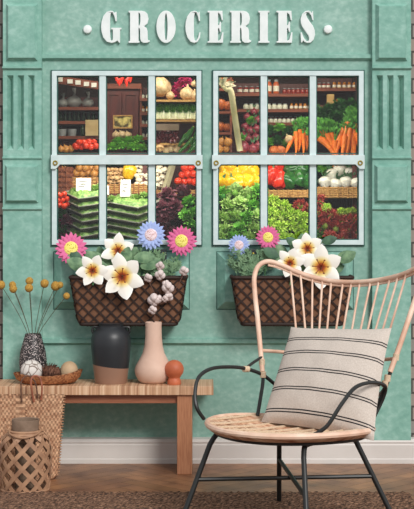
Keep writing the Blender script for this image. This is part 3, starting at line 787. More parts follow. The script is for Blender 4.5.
# ------------------------------------------------------------------ straw tote and bamboo lantern
yb0 = -.37; us = S(1, yb0)
root = thing('straw_tote', 'plaited straw tote bag leaning on the bench behind the bamboo lantern', 'bag', (P(26,0,yb0).x, yb0, 0))
dn = [2*PI*i/4000 for i in range(4001)]; sg2 = lambda v, e: abs(v)**e*(1 if v > 0 else -1)
pp_ = [(.16*sg2(math.cos(a), .35), .03*sg2(math.sin(a), .6)) for a in dn]; acc = [0]
for i in range(4000): acc.append(acc[-1] + math.dist(pp_[i], pp_[i+1]))
ANG = []; i_ = 0
for k in range(96):
    while acc[i_] < acc[-1]*k/96: i_ += 1
    ANG.append(dn[i_] + 1e-4)
cx = P(22,0,yb0).x; zt = P(0,395,yb0).z; mb = MB(); nu, nv = 96, 60
for j in range(nv+1):
    t = j/nv; z = zt*t
    w = (36 + 6.5*t)*us - (.02*(1-t/.08)**2 if t < .08 else 0); dp = .036*(1 - .35*t)
    for k in range(nu):
        a = ANG[k]; ca_, sa_ = math.cos(a), math.sin(a)
        ex = .35
        x = w*abs(ca_)**ex*(1 if ca_ > 0 else -1); y = dp*abs(sa_)**.6*(1 if sa_ > 0 else -1)
        q = .0022*(1 if ((k//2 + j//1) % 2) else -1); 
        edge = (.006*(1 if j % 2 else -1) if abs(ca_) > .97 else 0)
        mb.v.append(V((cx + x + (edge if ca_ > 0 else -edge), yb0 + y + (q if sa_ > 0 else -q), z + .0005)))
for j in range(nv):
    for k in range(nu): l = (k+1) % nu; mb.f.append((j*nu+k, j*nu+l, (j+1)*nu+l, (j+1)*nu+k))
mb.f.append(tuple(range(nu))[::-1])
bg_ = mb.build('bag_body', M['straw'], root)
pa = bg_.data.color_attributes.new('plait', 'FLOAT_COLOR', 'CORNER')
for p in bg_.data.polygons:
    j, k = divmod(p.index, nu); dk = (k + (j // 2)) % 2 == 0
    q = R.uniform(.5, .72) if dk else R.uniform(.95, 1.2)
    for li in p.loop_indices: pa.data[li].color = (q, q*(.93 if dk else 1), q*(.88 if dk else 1), 1)
mb = MB()
yh = yb0 - .028
mb.tube(spline([P(34,402,yh-.005), P(32,392,yh-.006), P(31,381,yh-.004), P(34,376,yh+.01), P(40,378,yh+.012), P(42,388,yh-.004), P(41,400,yh-.006)], 6), .0042, 8)
mb.build('leather_handle', M['leather'], root)
mb = MB()
mb.tube(spline([P(22,402,yh-.005), P(21,390,yh-.006), P(22,380,yh), P(28,376,yh+.01), P(35,382,yh), P(38,398,yh-.006)], 6), .003, 8)
mb.build('handle', M['twine'], root, label='dark twine handle')

yl = -.60; ul = S(1, yl); c = V((P(25.5,0,yl).x, yl, 0))
root = thing('bamboo_lantern', 'openwork bamboo lantern basket with a lattice of wide strips on the floor', 'lantern', c)
def lr(z):                                   # radius by height
    pts = [(0,.088),(.02,.094),(.09,.102),(.16,.100),(.2,.092),(.222,.07)]
    for (a, ra), (b_, rb_) in zip(pts, pts[1:]):
        if z <= b_: t = (z-a)/(b_-a); return ra + (rb_-ra)*t
    return pts[-1][1]
Hh = .222; lt = MB(); N = 10
for sg_ in (1, -1):
    for k in range(N):
        pts, ns = [], []
        for i in range(23):
            z = .004 + (Hh-.006)*i/22; a = 2*PI*k/N + sg_*z*9.5; d = V((math.cos(a), math.sin(a), 0))
            off = .0014*math.sin(a*N*.5 + i*.0)*0 + (.0012 if sg_ > 0 else -.0012)
            pts.append(c + d*(lr(z) + off) + V((0,0,z))); ns.append(d)
        lt.ribbon(pts, ns, .0165, .0022)
lt.build('lattice', M['bamboo'], root)
mb = MB(); mb.lathe([(.0005,.0),(.086,.0),(.09,.004),(.088,.012),(.0005,.010)], c, 40); mb.build('base', M['bamboo_dark'], root)
mb = MB()
for z, r, t in ((.006,.091,.006),(.222,.068,.007),(.232,.060,.006)):
    mb.tube([c + V((r*math.cos(2*PI*k/40), r*math.sin(2*PI*k/40), z)) for k in range(40)], t, 8, closed=True)
mb.build('rim', M['bamboo'], root)
mb = MB(); 
mb.tube(spline([c+V((-.062,0,.238)), c+V((-.05,-.062,.228)), c+V((0,-.088,.218)), c+V((.05,-.062,.228)), c+V((.062,0,.238))], 7), .0042, 8)
for sx in (-1,1): mb.tube([c + V((sx*.066 + .012*math.cos(t), -.004, .246 + .012*math.sin(t))) for t in [k*PI/8 for k in range(16)]], .0035, 6, closed=True)
mb.build('handle', M['bamboo'], root)
zc = P(0,419,yl).z
mb = MB(); mb.lathe([(.0005,.19),(.046,.19),(.05,.2),(.054,zc-.004),(.053,zc),(.05,zc-.002),(.046,.215),(.0005,.212)], c, 36); o = mb.build('candle_cup', M['clay_grey'], loc=c + V((0,0,.19))); tag(o, 'grey brown clay cup sitting in the mouth of the bamboo lantern', 'cup')
mb = MB(); mb.lathe([(.0005,.012),(.04,.012),(.04,.188),(.0005,.189)], c, 24); o = mb.build('candle', mat('candle_wax', '#6b5847', None, 1, .8), loc=c+V((0,0,.012))); tag(o, 'thick candle seen through the lattice of the bamboo lantern', 'candle')

# ------------------------------------------------------------------ rug
yr0, yr1 = P(0,0).y - .665, -2.6
xr = P(409, 0, -.67).x; mb = MB(); nx, ny = 260, 110; xl = -1.6
for j in range(ny+1):
    for i in range(nx+1):
        x = xl + (xr-xl)*i/nx; y = yr0 + (yr1-yr0)*j/ny
        if j == 0: y += R.uniform(-.004, .008)
        if i == nx: x += R.uniform(-.008, .010)
        z = .010 + .003*math.sin(x*190 + (j % 2)*PI) + R.uniform(-.0015, .0015)
        if j == 0 or i == nx or i == 0 or j == ny: z = .001
        mb.v.append(V((x, y, z)))
for j in range(ny):
    for i in range(nx): a = j*(nx+1)+i; mb.f.append((a, a+1, a+nx+2, a+nx+1))
o = mb.build('jute_rug', M['jute'], loc=(0, -1.5, 0)); tag(o, 'coarse brown jute rug lying under the rattan chair', 'rug')

# ------------------------------------------------------------------ chair
ct = V((.286, -1.23, 0)); U = V((-.62, -.785, 0)).normalized(); Wd = V((-U.y, U.x, 0)) * 1  # Wd to the chair's other side
Wd = V((.785, -.62, 0)).normalized()
root = thing('rattan_chair', 'round rattan armchair with a fan spoke back and black metal legs', 'chair', ct)
def ch(u_, w_, z): return ct + U*u_ + Wd*w_ + V((0,0,z))
Rs = .285
def seat_z(u_, w_): r2 = (u_*u_ + w_*w_)/Rs**2; return .334 + .04*u_/Rs*Rs/.285*.35 + .014*r2 + .012*(abs(w_)/Rs)**2
mb = MB(); nr, ns_ = 16, 64; vs = [ch(0,0,seat_z(0,0))]
for i in range(1, nr+1):
    for k in range(ns_):
        a = 2*PI*k/ns_; rr = Rs*i/nr; u_, w_ = rr*math.cos(a), rr*math.sin(a)
        vs.append(ch(u_, w_, seat_z(u_, w_) + .0035*(1 if i % 2 else -1)*(1 if i < nr else 0)))
top = len(vs)
for k in range(ns_): a = 2*PI*k/ns_; u_, w_ = (Rs+.008)*math.cos(a), (Rs+.008)*math.sin(a); vs.append(ch(u_, w_, seat_z(u_, w_) - .012))
for k in range(ns_): a = 2*PI*k/ns_; u_, w_ = (Rs-.012)*math.cos(a), (Rs-.012)*math.sin(a); vs.append(ch(u_, w_, seat_z(u_, w_) - .024))
mb.v = vs; mb.f = [(0, 1+k, 1+(k+1) % ns_) for k in range(ns_)]
for i in range(nr+1):
    for k in range(ns_): l = (k+1) % ns_; mb.f.append((1+i*ns_+k, 1+i*ns_+l, 1+(i+1)*ns_+l, 1+(i+1)*ns_+k))
mb.f.append(tuple(1+(nr+1)*ns_+k for k in range(ns_)))
seat = mb.build('seat', M['rattan_seat'], root)
# cane rows radiating over the seat and the bound rim
mb = MB()
for k in range(9):
    w_ = -Rs*.86 + k*Rs*1.72/8; h = math.sqrt(max(0, (Rs*.98)**2 - w_*w_))
    mb.tube([ch(-h + 2*h*i/12, w_, seat_z(-h + 2*h*i/12, w_) + .003) for i in range(13)], .0045, 6)
mb.build('cane_rib', M['binding'], seat)
mb = MB(); mb.tube([ch(Rs*math.cos(2*PI*k/64), Rs*math.sin(2*PI*k/64), seat_z(Rs*math.cos(2*PI*k/64), Rs*math.sin(2*PI*k/64)) - .004) for k in range(64)], .0105, 8, closed=True)
mb.build('seat_rim', M['rattan'], root)
mb = MB(); Rr = Rs - .03
mb.tube([ch(Rr*math.cos(2*PI*k/48), Rr*math.sin(2*PI*k/48), seat_z(Rr*math.cos(2*PI*k/48), Rr*math.sin(2*PI*k/48)) - .026) for k in range(48)], .008, 8, closed=True)
mb.build('seat_ring', M['black_metal'], root)
# legs: A front left, B back left, C front right, D back right
rg_ = .012
A = V((-.095,-1.27,rg_)); B = V((.269,-.85,rg_)); Cc = V((.322,-1.60,rg_)); D = V((.655,-1.19,rg_))
zt = .322
def tp(px, py, y): return P(px, py, y)
At = V((P(214,431,-1.22).x, -1.22, zt)); Bt = V((P(279,0,-1.0).x, -1.02, zt)); Ct = V((P(304,0,-1.5).x, -1.46, zt)); Dt = V((P(352,0,-1.2).x, -1.18, zt))
for (f, ft, g, gt) in ((A, At, B, Bt), (Cc, Ct, D, Dt)):
    h1 = ft + (gt-ft)*.12; h2 = gt + (ft-gt)*.12; mid = (ft+gt)/2
    for (e, et, hh) in ((f, ft, h1), (g, gt, h2)):
        mb = MB(); dn = et + (e-et)*.12
        pts = [e, e + (dn-e)*.5] + spline([dn, et + V((0,0,-.006)) + (hh-et)*.25, hh], 6) + [mid]
        mb.tube(pts, .0092, 10); mb.build('leg', M['black_metal'], root)
zs_ = P(0,470,-1.2).z
def onleg(e, et, z): t = (z-e.z)/(et.z-e.z); return e + (et-e)*t
mb = MB(); mb.tube([onleg(A, At, .168), onleg(D, Dt, .168)], .0075, 8); mb.build('stretcher', M['black_metal'], root)
mb = MB(); mb.tube([onleg(B, Bt, .183), onleg(Cc, Ct, .168)], .0075, 8); mb.build('stretcher', M['black_metal'], root)
# arms
ra = .0068
la = spline([P(204,419,-1.22), P(197,408,-1.24), P(195,393,-1.22), P(199,377,-1.18), P(212,368.5,-1.12), P(232,367,-1.02), P(247,369,-.93), P(263,375,-.87), P(278,387,-.85)], 6)
mb = MB(); mb.tube(la, ra, 8); mb.build('armrest', M['black_metal'], root)
rb = spline([P(312,436,-1.46), P(327,426,-1.47), P(341,405,-1.45), P(354,388.5,-1.40), P(367,383,-1.34), P(378,383,-1.28), P(385.5,387,-1.22), P(383,398,-1.2), P(376,413,-1.2), P(366,432,-1.22)], 6)
mb = MB(); mb.tube(rb, ra, 8); mb.build('armrest', M['black_metal'], root)
# hoop between the arms behind the cushion
hp = spline([P(278,387,-.85), P(305,398,-.80), P(345,402,-.86), P(376,396,-1.0), P(385,388,-1.2)], 6)
mb = MB(); mb.tube(hp, ra, 8); mb.build('back_hoop', M['black_metal'], root)
# uprights
LU = spline([P(257.5,416,-.99), P(260.5,398,-.94), P(263,380,-.88), P(261.5,366,-.86), P(261,352,-.83)], 5)
RU = spline([P(364,432,-1.19), P(376,408,-1.19), P(386,386,-1.20), P(391,370,-1.19), P(396,355,-1.18)], 5)
for pp in (LU, RU):
    mb = MB(); mb.tube(pp, ra, 8); mb.build('upright', M['black_metal'], root)
# rattan back hoop: left post, top rail, right post
fr = [P(262.5,372,-.87), P(260.5,350,-.83), P(257.5,318,-.78), P(254.8,292,-.73), P(254.5,276,-.70), P(259,265.5,-.685), P(268,261.5,-.68), P(280,264.5,-.675), P(296,271.5,-.675), P(314,277.5,-.69), P(335,281.5,-.72),
      P(360,282,-.79), P(385,279,-.88), P(404,274,-.97), P(417,268,-1.04), P(423,268,-1.07), P(423,277,-1.09), P(417,294,-1.11), P(405,330,-1.16), P(396,356,-1.18), P(390,372,-1.195)]
mb = MB(); pts = spline(fr, 6); mb.tube(pts, .0095, 10); mb.build('back_frame', M['rattan'], root)
# thin second cane under the top rail
mb = MB(); mb.tube([p + V((0,0,-.014)) for p in spline(fr[6:15], 6)], .0045, 6); mb.build('top_cane', M['rattan'], root)
rail = spline([P(260.5,350.5,-.83), P(283,352,-.78), P(315,356,-.78), P(350,359,-.88), P(375,360,-1.03), P(396,358.5,-1.18)], 8)
mb = MB(); mb.tube(rail, .0065, 8); mb.build('lower_rail', M['rattan'], root)
topl = spline(fr[6:16], 12); 
def at_px(line, px):
    best = min(line, key=lambda p: abs(207 + p.x*F/(p.y-CAMY) - px)); return best
rail2 = spline([P(260.5,350.5,-.83), P(283,352,-.78), P(315,356,-.78), P(350,359,-.88), P(375,360,-1.03), P(396,358.5,-1.18)], 40)
for tx, bx_ in ((290,298.5),(301,307.5),(312.5,312),(322,317.5),(332,325),(342,332),(351,338),(361,346.5),(371,354.5),(380,361),(390,367),(398,374),(406,381)):
    a = at_px(topl, tx); b_ = at_px(rail2, bx_); mid = (a+b_)/2 + (a-b_).cross(Wd).normalized()*0
    mb = MB(); mb.tube([b_, mid, a], .0042, 7); mb.build('spoke', M['rattan'], root)
# cane bindings at the joints
mb = MB()
for p, d in ((P(246,369,-.935), V((.3,.2,-.03))), (P(263,374.5,-.875), V((0,0,1))), (P(262,362,-.855), V((0,0,1))), (P(385,384,-1.205), V((.1,0,1))), (P(387.5,378,-1.2), V((.1,0,1))), (P(362,433,-1.2), V((1,0,.2))), (P(313,436,-1.455), V((1,0,.1))), (P(396,357,-1.18), V((.1,0,1)))):
    d = d.normalized(); mb = MB(); mb.tube([p - d*.011, p + d*.011], .0115, 10); mb.build('binding', M['binding'], root)
mb = MB(); mb.tube([P(246,368,-.935), P(254,362,-.88), P(262,357,-.845)], .0055, 8); mb.build('arm_link', M['black_metal'], root)

# ------------------------------------------------------------------ cushion
BL, BR, TR, TL = P(263,419,-1.10), P(374,441,-1.37), P(391.5,328,-1.16), P(291,327,-.92)
BL = P(261, 422, -1.10)
mb = MB(); n = 36; ctr = (BL+BR+TR+TL)/4; nrm = (BR-BL).cross(TL-BL).normalized()
if nrm.y > 0: nrm = -nrm
idx = {}; uvs = []
for side in (1, -1):
    for j in range(n+1):
        for i in range(n+1):
            s_, t = i/n, j/n
            if side == -1 and (i in (0, n) or j in (0, n)): idx[(side,i,j)] = idx[(1,i,j)]; continue
            es, et = s_*2-1, t*2-1
            # edges pulled in between the pointed corners
            s2 = .5 + es/2*(1 - .05*(1-et*et)); t2 = .5 + et/2*(1 - .045*(1-es*es))
            p = BL*(1-s2)*(1-t2) + BR*s2*(1-t2) + TR*s2*t2 + TL*(1-s2)*t2
            th = .07*(max(0, (1-es**2)*(1-et**2)))**.46 * (1 + .12*(1-t))
            wr = .0025*math.sin(es*9+et*4)*math.sin(et*8-es*3)*(1-es*es) + .003*math.sin(18*et)*max(0, abs(es)-.6)
            p = p + nrm*side*(th + wr*(1 - max(abs(es), abs(et))**6)) 
            idx[(side,i,j)] = len(mb.v); mb.v.append(p); uvs.append((s_, t))
for side in (1, -1):
    for j in range(n):
        for i in range(n):
            q = [idx[(side,i,j)], idx[(side,i+1,j)], idx[(side,i+1,j+1)], idx[(side,i,j+1)]]
            mb.f.append(tuple(q if side == 1 else q[::-1]))
cu = mb.build('cushion', M['pillow'], loc=ctr); tag(cu, 'square off-white linen cushion with thin double black stripes on the rattan chair', 'cushion')
ul_ = cu.data.uv_layers.new(name='UVMap')
for lp in cu.data.loops: ul_.data[lp.index].uv = uvs[lp.vertex_index]

# ------------------------------------------------------------------ produce behind the glass
zL, zM, zU = .93, 1.17, 1.36
G = {}
def lett(name, a, b_, c=None, n=46, frilly=False, seed=1):
    m = mat(name + '_leaf', a, b_, 9, .55, lo=.3, hi=.7)
    root = thing('lettuce_head' if 'fennel' not in name else 'greens', 'x', 'lettuce', (0,0,0))
    mb = MB()
    for i in range(n):
        th = math.acos(1 - 1.25*(i+.5)/n); ph = i*2.39996
        d = V((math.sin(th)*math.cos(ph), math.sin(th)*math.sin(ph), math.cos(th)*.9 + .05))
        nn = (d*-.3 + V((0,0,1))).normalized()
        if frilly:
            for q in range(3):
                dd = (d + V((R.uniform(-.35,.35), R.uniform(-.35,.35), R.uniform(-.3,.3)))).normalized()
                mb.leaf(d*.35, dd, nn, R.uniform(.45,.7), .16, curl=R.uniform(-.2,.6), ruf=.12, n=4, fold=.3)
        else:
            mb.leaf(d*.15, d, nn, R.uniform(.75,.95), .62, curl=R.uniform(-.25,.35), ruf=.11, n=5, fold=.25)
    mb.build('leaves', m, root, recalc=False)
    h = MB(); h.ball((0,0,.0), (.36,.36,.36), 10, 8); h.build('heart', mat(name + '_heart', c or a, None, 1, .6), root)
    return Kind(root)
def pepper(name, c1, c2):
    root = thing('bell_pepper', 'x', 'pepper', (0,0,0)); mb = MB()
    pr = [(.001,-.85),(.35,-.95),(.62,-.8),(.82,-.35),(.95,.2),(.93,.55),(.7,.86),(.4,.88),(.18,.74),(.001,.7)]
    mb.lathe(pr, seg=28, lobes=lambda a, z: 1 + .09*math.cos(4*a))
    mb.build('pepper_body', mat(name, c1, c2, 2.5, .18), root)
    st = MB(); st.tube([(0,0,.7),(.03,0,.95),(.12,0,1.2)], [.14,.1,.13], 8); st.lathe([(.001,.72),(.3,.8),(.28,.86),(.001,.88)], seg=10); st.build('stalk', M['green_stem'], root)
    return Kind(root)
def tomato(name, c1, c2):
    root = thing('tomato', 'x', 'tomato', (0,0,0)); mb = MB()
    mb.lathe([(.001,-.8),(.5,-.78),(.9,-.35),(1,.1),(.85,.5),(.5,.74),(.2,.7),(.001,.62)], seg=20, lobes=lambda a, z: 1+.03*math.cos(5*a)); mb.build('tomato_body', mat(name, c1, c2, 2, .2), root)
    c = MB()
    for k in range(5): a = k*2*PI/5; c.leaf((0,0,.66), (math.cos(a), math.sin(a), .25), (0,0,1), .55, .18, n=3)
    c.tube([(0,0,.6),(.02,0,.95)], .06, 5); c.build('calyx', M['green_stem'], root, recalc=False)
    return Kind(root)
def round_veg(nm, cat, m, prof, stalk=None, lobes=None):
    root = thing(nm, 'x', cat, (0,0,0)); mb = MB(); mb.lathe(prof, seg=20, lobes=lobes); mb.build('bulb', m, root)
    if stalk: st = MB(); stalk(st); st.build('stalk', M['green_stem'] if nm not in ('garlic_bulb', 'brown_onion', 'mushroom') else M['bamboo'], root, recalc=False)
    return Kind(root)
K = {
 'frisee': lett('frisee', '#86b82c', '#d8ee66', '#c8d870', 40, True),
 'green': lett('green_lettuce', '#37862a', '#8ccc44', None, 36),
 'pale': lett('pale_lettuce', '#6fa038', '#c6de8c', None, 36),
 'red': lett('red_lettuce', '#7a2420', '#cc5040', '#8a9a38', 36, True),
 'purple': lett('purple_lettuce', '#3a161e', '#8a4656', '#40202a', 34),
 'herb': lett('dark_herb', '#124618', '#3a7e2c', '#1c4a1c', 50, True),
 'yellow_p': pepper('yellow_pepper', '#e8a60c', '#f6c824'), 'red_p': pepper('red_pepper', '#c41a10', '#e23a22'), 'green_p': pepper('green_pepper', '#17441c', '#2f6c2a'),
 'tomato': tomato('tomato_red', '#d0250f', '#ea4a22'),
}
onp = [(.001,-.9),(.4,-.86),(.85,-.45),(1,0),(.85,.45),(.45,.8),(.14,1.0),(.1,1.3),(.001,1.34)]
K['onion'] = round_veg('brown_onion', 'onion', mat('onion_skin', '#a8682c', '#cf9448', 3, .4), onp)
K['red_onion'] = round_veg('red_onion', 'onion', mat('red_onion_skin', '#5e1424', '#9a3a48', 3, .3), onp, lambda s: [s.leaf((0,0,1.1), (math.cos(a)*.6, math.sin(a)*.6, 1), (0,1,0), 1.1, .35, n=4) for a in (0, 2.1, 4.2)])
K['turnip'] = round_veg('white_turnip', 'turnip', mat('turnip_skin', '#e6e2d2', '#f2efe6', 3, .35), [(.001,-1.1),(.15,-1),(.7,-.55),(1,0),(.9,.45),(.5,.72),(.001,.74)], lambda s: [s.leaf((0,0,.65), (math.cos(a)*.7, math.sin(a)*.7, 1), (0,1,0), 1.3, .4, n=4, ruf=.05) for a in (0, 1.2, 2.5, 3.8, 5)])
K['garlic'] = round_veg('garlic_bulb', 'garlic', mat('garlic_skin', '#b08c60', '#dcc49c', 3, .5), onp, None, lambda a, z: 1 + .07*math.cos(7*a))
K['mushroom'] = round_veg('mushroom', 'mushroom', mat('mushroom_cap', '#dcc7a6', '#f0e6d4', 3, .6), [(.001,-.75),(.34,-.75),(.32,-.2),(.9,-.28),(1,.0),(.85,.4),(.5,.62),(.001,.7)])
K['nut'] = round_veg('small_mushroom', 'mushroom', mat('nut_brown', '#b98550', '#e2bd8a', 3, .6), [(.001,-.75),(.34,-.75),(.32,-.2),(.9,-.28),(1,.0),(.85,.4),(.5,.62),(.001,.7)])
K['cherry'] = round_veg('dark_cherry', 'cherry', mat('cherry_skin', '#3a0d12', '#6a1a22', 3, .2), [(.001,-.95),(.6,-.8),(1,0),(.7,.7),(.3,.85),(.001,.75)])
# cucumber, carrot
root = thing('cucumber', 'x', 'cucumber', (0,0,0)); mb = MB(); mb.tube(spline([(0,0,-1),(.04,0,-.5),(.07,0,0),(.04,0,.5),(0,0,1)], 5), [.1+.14*math.sin(PI*min(1,(i+1)/22))**.5 for i in range(21)], 12); mb.build('cucumber_body', mat('cucumber_skin', '#1c4a1c', '#3f7a30', 6, .25), root)
mb = MB(); mb.ball((0,0,1.0), (.06,.06,.08), 8, 6); mb.build('cucumber_tip', mat('blossom_end', '#b9a860', None, 1, .6), root); K['cucumber'] = Kind(root)
root = thing('carrot', 'x', 'carrot', (0,0,0)); mb = MB(); nn = 18
mb.tube(spline([(0,0,0),(.01,0,-.3),(.02,0,-.7),(.0,.01,-1)], 6), [.11*(1 - (i/nn)**1.6)*.98 + .008 + (.004 if i % 3 == 0 else 0) for i in range(nn+1)], 12); mb.build('root', mat('carrot_skin', '#e0620c', '#f58a28', 5, .4, stretch=(1,1,4)), root)
mb = MB()
for k in range(6):
    a = k*PI/3; mb.tube([(0,0,-.02),(math.cos(a)*.06,math.sin(a)*.06,.2),(math.cos(a)*.13,math.sin(a)*.13,.45)], [.025,.018,.012], 5)
    [mb.leaf((math.cos(a)*.12,math.sin(a)*.12,.3 + .05*q), (math.cos(a+q)*1.2,math.sin(a+q)*1.2,1.6), (0,-1,0), .2, .07, n=3, ruf=.12) for q in range(4)]
mb.build('carrot_top', mat('carrot_leaf', '#2f7a26', '#66b03a', 8, .6), root, recalc=False); K['carrot'] = Kind(root)

def put(k, px, py, y, r, label, cat=None, group=None, rot=None):
    q = Kind.put(K[k], P(px, py, y), rot or (R.uniform(-.5,.5), R.uniform(-.5,.5), R.uniform(0,6)), r*(y-CAMY)/F if not isinstance(r, tuple) else tuple(a*(y-CAMY)/F for a in r), label, group)
    if cat: q['category'] = cat
    return q
def heap(k, spots, y, r, label, group, jit=.15, rot=None):
    for i, (px, py) in enumerate(spots): put(k, px, py, y + R.uniform(-.02,.02) + (-.012)*((py-150)*.05 if py > 150 else (py-77)*.05), r*R.uniform(1-jit, 1+jit), label, None, group, rot() if rot else None)

# display tables with stepped boards, one behind each window
for w_, (a, b_, side) in enumerate(((47, 205, 'left'), (209, 367, 'right'))):
    x0, x1 = P(a,0,.0).x, P(b_,0,.0).x
    root = thing('display_table', 'dark stepped wooden display table behind the %s shop window' % side, 'table', ((x0+x1)/2, .3, za))
    for nm, z, y0, y1 in (('stepped_board', zL, .05, .33), ('stepped_board', zM, .28, .52), ('stepped_board', zU, .36, .62)):
        mb = MB(); mb.box((x0, y0, z-.018), (P(149,0,.3).x if side == 'left' and z == zU else x1, y1, z)); mb.build(nm, M['dark_wood'], root, smooth=False)
    for x in (x0+.01, (P(149,0,.3).x if side == 'left' else x1)-.03):
        for y in (.32, .56):
            mb = MB(); mb.box((x, y, za), (x+.02, y+.02, zU-.018)); mb.build('post', M['dark_wood'], root, smooth=False)
def boards(name, label, x0p, x1p, pys, y0, y1, m=M['shelf_wood'], th=.014, back=True, zbot=zU):
    xa_, xb_ = P(x0p,0,y0).x, P(x1p,0,y0).x
    root = thing(name, label, 'shelf', ((xa_+xb_)/2, (y0+y1)/2, zbot)); top = max(P(0,p,y0).z for p in pys) + .06
    for p in pys: z = P(0,p,y0).z; mb = MB(); mb.box((xa_, y0, z-th), (xb_, y1, z)); mb.build('shelf_board', m, root, smooth=False)
    for x in (xa_, xb_-.01): mb = MB(); mb.box((x, y0+.01, zbot), (x+.01, y1, top)); mb.build('side_panel', m, root, smooth=False)
    if back: mb = MB(); mb.box((xa_, y1, zbot), (xb_, y1+.008, top)); mb.build('back_panel', M['dark_wood'], root, smooth=False)
    return root
# ---- kinds of small goods
def jar(body, cap, label_m, tall=1.0):
    root = thing('jar', 'x', 'jar', (0,0,0)); mb = MB()
    mb.lathe([(.001,0),(.46,0),(.5,.06),(.5,tall*.66),(.4,tall*.78),(.28,tall*.84),(.28,tall*.88),(.001,tall*.88)], seg=16); mb.build('jar_body', body, root)
    mb = MB(); mb.lathe([(.001,tall*.86),(.33,tall*.86),(.33,tall),(.001,tall)], seg=16); mb.build('lid', cap, root)
    if label_m: mb = MB(); mb.lathe([(.505,tall*.18),(.51,tall*.18),(.51,tall*.56),(.505,tall*.56)], seg=16); mb.build('paper_label', label_m, root)
    return Kind(root)
gl_dark = mat('dark_glass', '#22301c', None, 1, .12); gl_red = mat('red_preserve', '#7a1e14', '#a03020', 4, .2); gl_amber = mat('amber_glass', '#a05818', '#c8842c', 4, .2); gl_white = mat('milky_glass', '#c9c9b4', '#e2e0d0', 4, .25); gl_green = mat('green_preserve', '#58703a', '#8aa05c', 4, .25)
white_c = mat('cream_paper', '#e0d8c8', None, 1, .7); steel = mat('tin', '#8d8f90', None, 1, .35)
J = {'dark': jar(gl_dark, gl_dark, None, 2.2), 'red': jar(gl_red, steel, None, 1.3), 'amber': jar(gl_amber, gl_amber, white_c, 1.6), 'white': jar(gl_white, steel, None, 1.1), 'green': jar(gl_green, white_c, None, 1.2), 'orange': jar(mat('orange_tin', '#b04a1c', '#d0642c', 3, .4), steel, white_c, 2.4), 'label': jar(gl_red, steel, white_c, 1.5)}
def row(k, pxs, pyb, y, w, label, group, cat='jar', nm=None):
    z = P(0,pyb,y).z
    for px in pxs:
        o = J[k].put(V((P(px,0,y).x, y+.03, z)), (0,0,R.uniform(0,6)), S(w, y), label, group); o['category'] = cat
def single(mb, name, m, loc, label, cat, smooth=False, bevel=0, group=None):
    return tag(mb.build(name, m, loc=loc, smooth=smooth, bevel=bevel), label, cat, group)
def price_card(px, py, w, h, y, label, tilt=.25):
    c = P(px, py+h/2, y); W, H_ = S(w, y), S(h, y)
    root = thing('price_card', label, 'price card', c); mb = MB()
    mb.add([c+V((-W/2,0,0)), c+V((W/2,0,0)), c+V((W/2,H_*tilt,H_)), c+V((-W/2,H_*tilt,H_)), c+V((-W/2,H_*2*tilt,0)), c+V((W/2,H_*2*tilt,0))], [(0,1,2,3),(3,2,5,4)]); mb.build('folded_card', M['card'], root, smooth=False, recalc=False)
    mb = MB()
    for q, (f, l, r_) in enumerate(((.72,.2,.75),(.52,.3,.65),(.32,.15,.55))):
        a = c + V((-W/2+W*l, H_*tilt*f-.0012, H_*f)); b = c + V((-W/2+W*r_, H_*tilt*f-.0012, H_*f)); mb.tube([a, (a+b)/2 + V((0,0,H_*.03)), b], S(.45, y), 4)
    mb.build('writing', M['ink'], root)
    root.rotation_euler = (0, 0, R.uniform(-.15,.15))

def tray_stack(px0, px1, ytop, y, n, label, skew, group):
    w = S(px1-px0, y); x = P((px0+px1)/2, 0, y).x; d = .15; base = zL + .02; Ht = (P(0, ytop, y-.05).z - base)/n
    for k in range(n):
        z = base + k*Ht; root = thing('salad_tray', (label % ('topmost' if k == n-1 else 'lowest' if k == 0 else 'in the middle')), 'tray', (x, y, z)); ox = R.uniform(-.008,.008); oy = R.uniform(-.006,.006)
        root.rotation_euler = (Matrix.Rotation(.26, 3, 'X') @ Matrix.Rotation(skew + R.uniform(-.05,.05), 3, 'Z')).to_euler(); org = V((x+ox, y+oy, z)); g = group if 0 < k < n-1 else None
        if g: root['group'] = g
        def fr_(s0, z0): return [org + V((sx*w/2*s0, sy*d/2*s0, z0)) for sx, sy in ((-1,-1),(1,-1),(1,1),(-1,1))]
        mb = MB(); mb.add(fr_(.86, .001) + fr_(1, Ht*.58) + fr_(.95, Ht*.58) + fr_(.82, .006), [(3,2,1,0)] + [(i,(i+1)%4,(i+1)%4+4,i+4) for i in range(4)] + [(i+4,(i+1)%4+4,(i+1)%4+8,i+8) for i in range(4)] + [(i+8,(i+1)%4+8,(i+1)%4+12,i+12) for i in range(4)] + [(12,13,14,15)])
        mb.build('tray_body', M['tray'], root, smooth=False)
        mb = MB(); pts = fr_(1.0, Ht*.6); mb.tube(pts, .0028, 5, closed=True); mb.build('tray_lip', M['film'], root)
        mb = MB()
        m_ = 10
        for j in range(m_+1):
            for i in range(m_+1):
                e = (i in (0,m_)) or (j in (0,m_)); mb.v.append(org + V(((i/m_-.5)*w*.92, (j/m_-.5)*d*.92, Ht*.5 + (0 if e else Ht*R.uniform(.2,.48)*(1.5 if k == n-1 else 1)))))
        for j in range(m_):
            for i in range(m_): a = j*(m_+1)+i; mb.f.append((a,a+1,a+m_+2,a+m_+1))
        mb.build('salad', M['salad'], root)

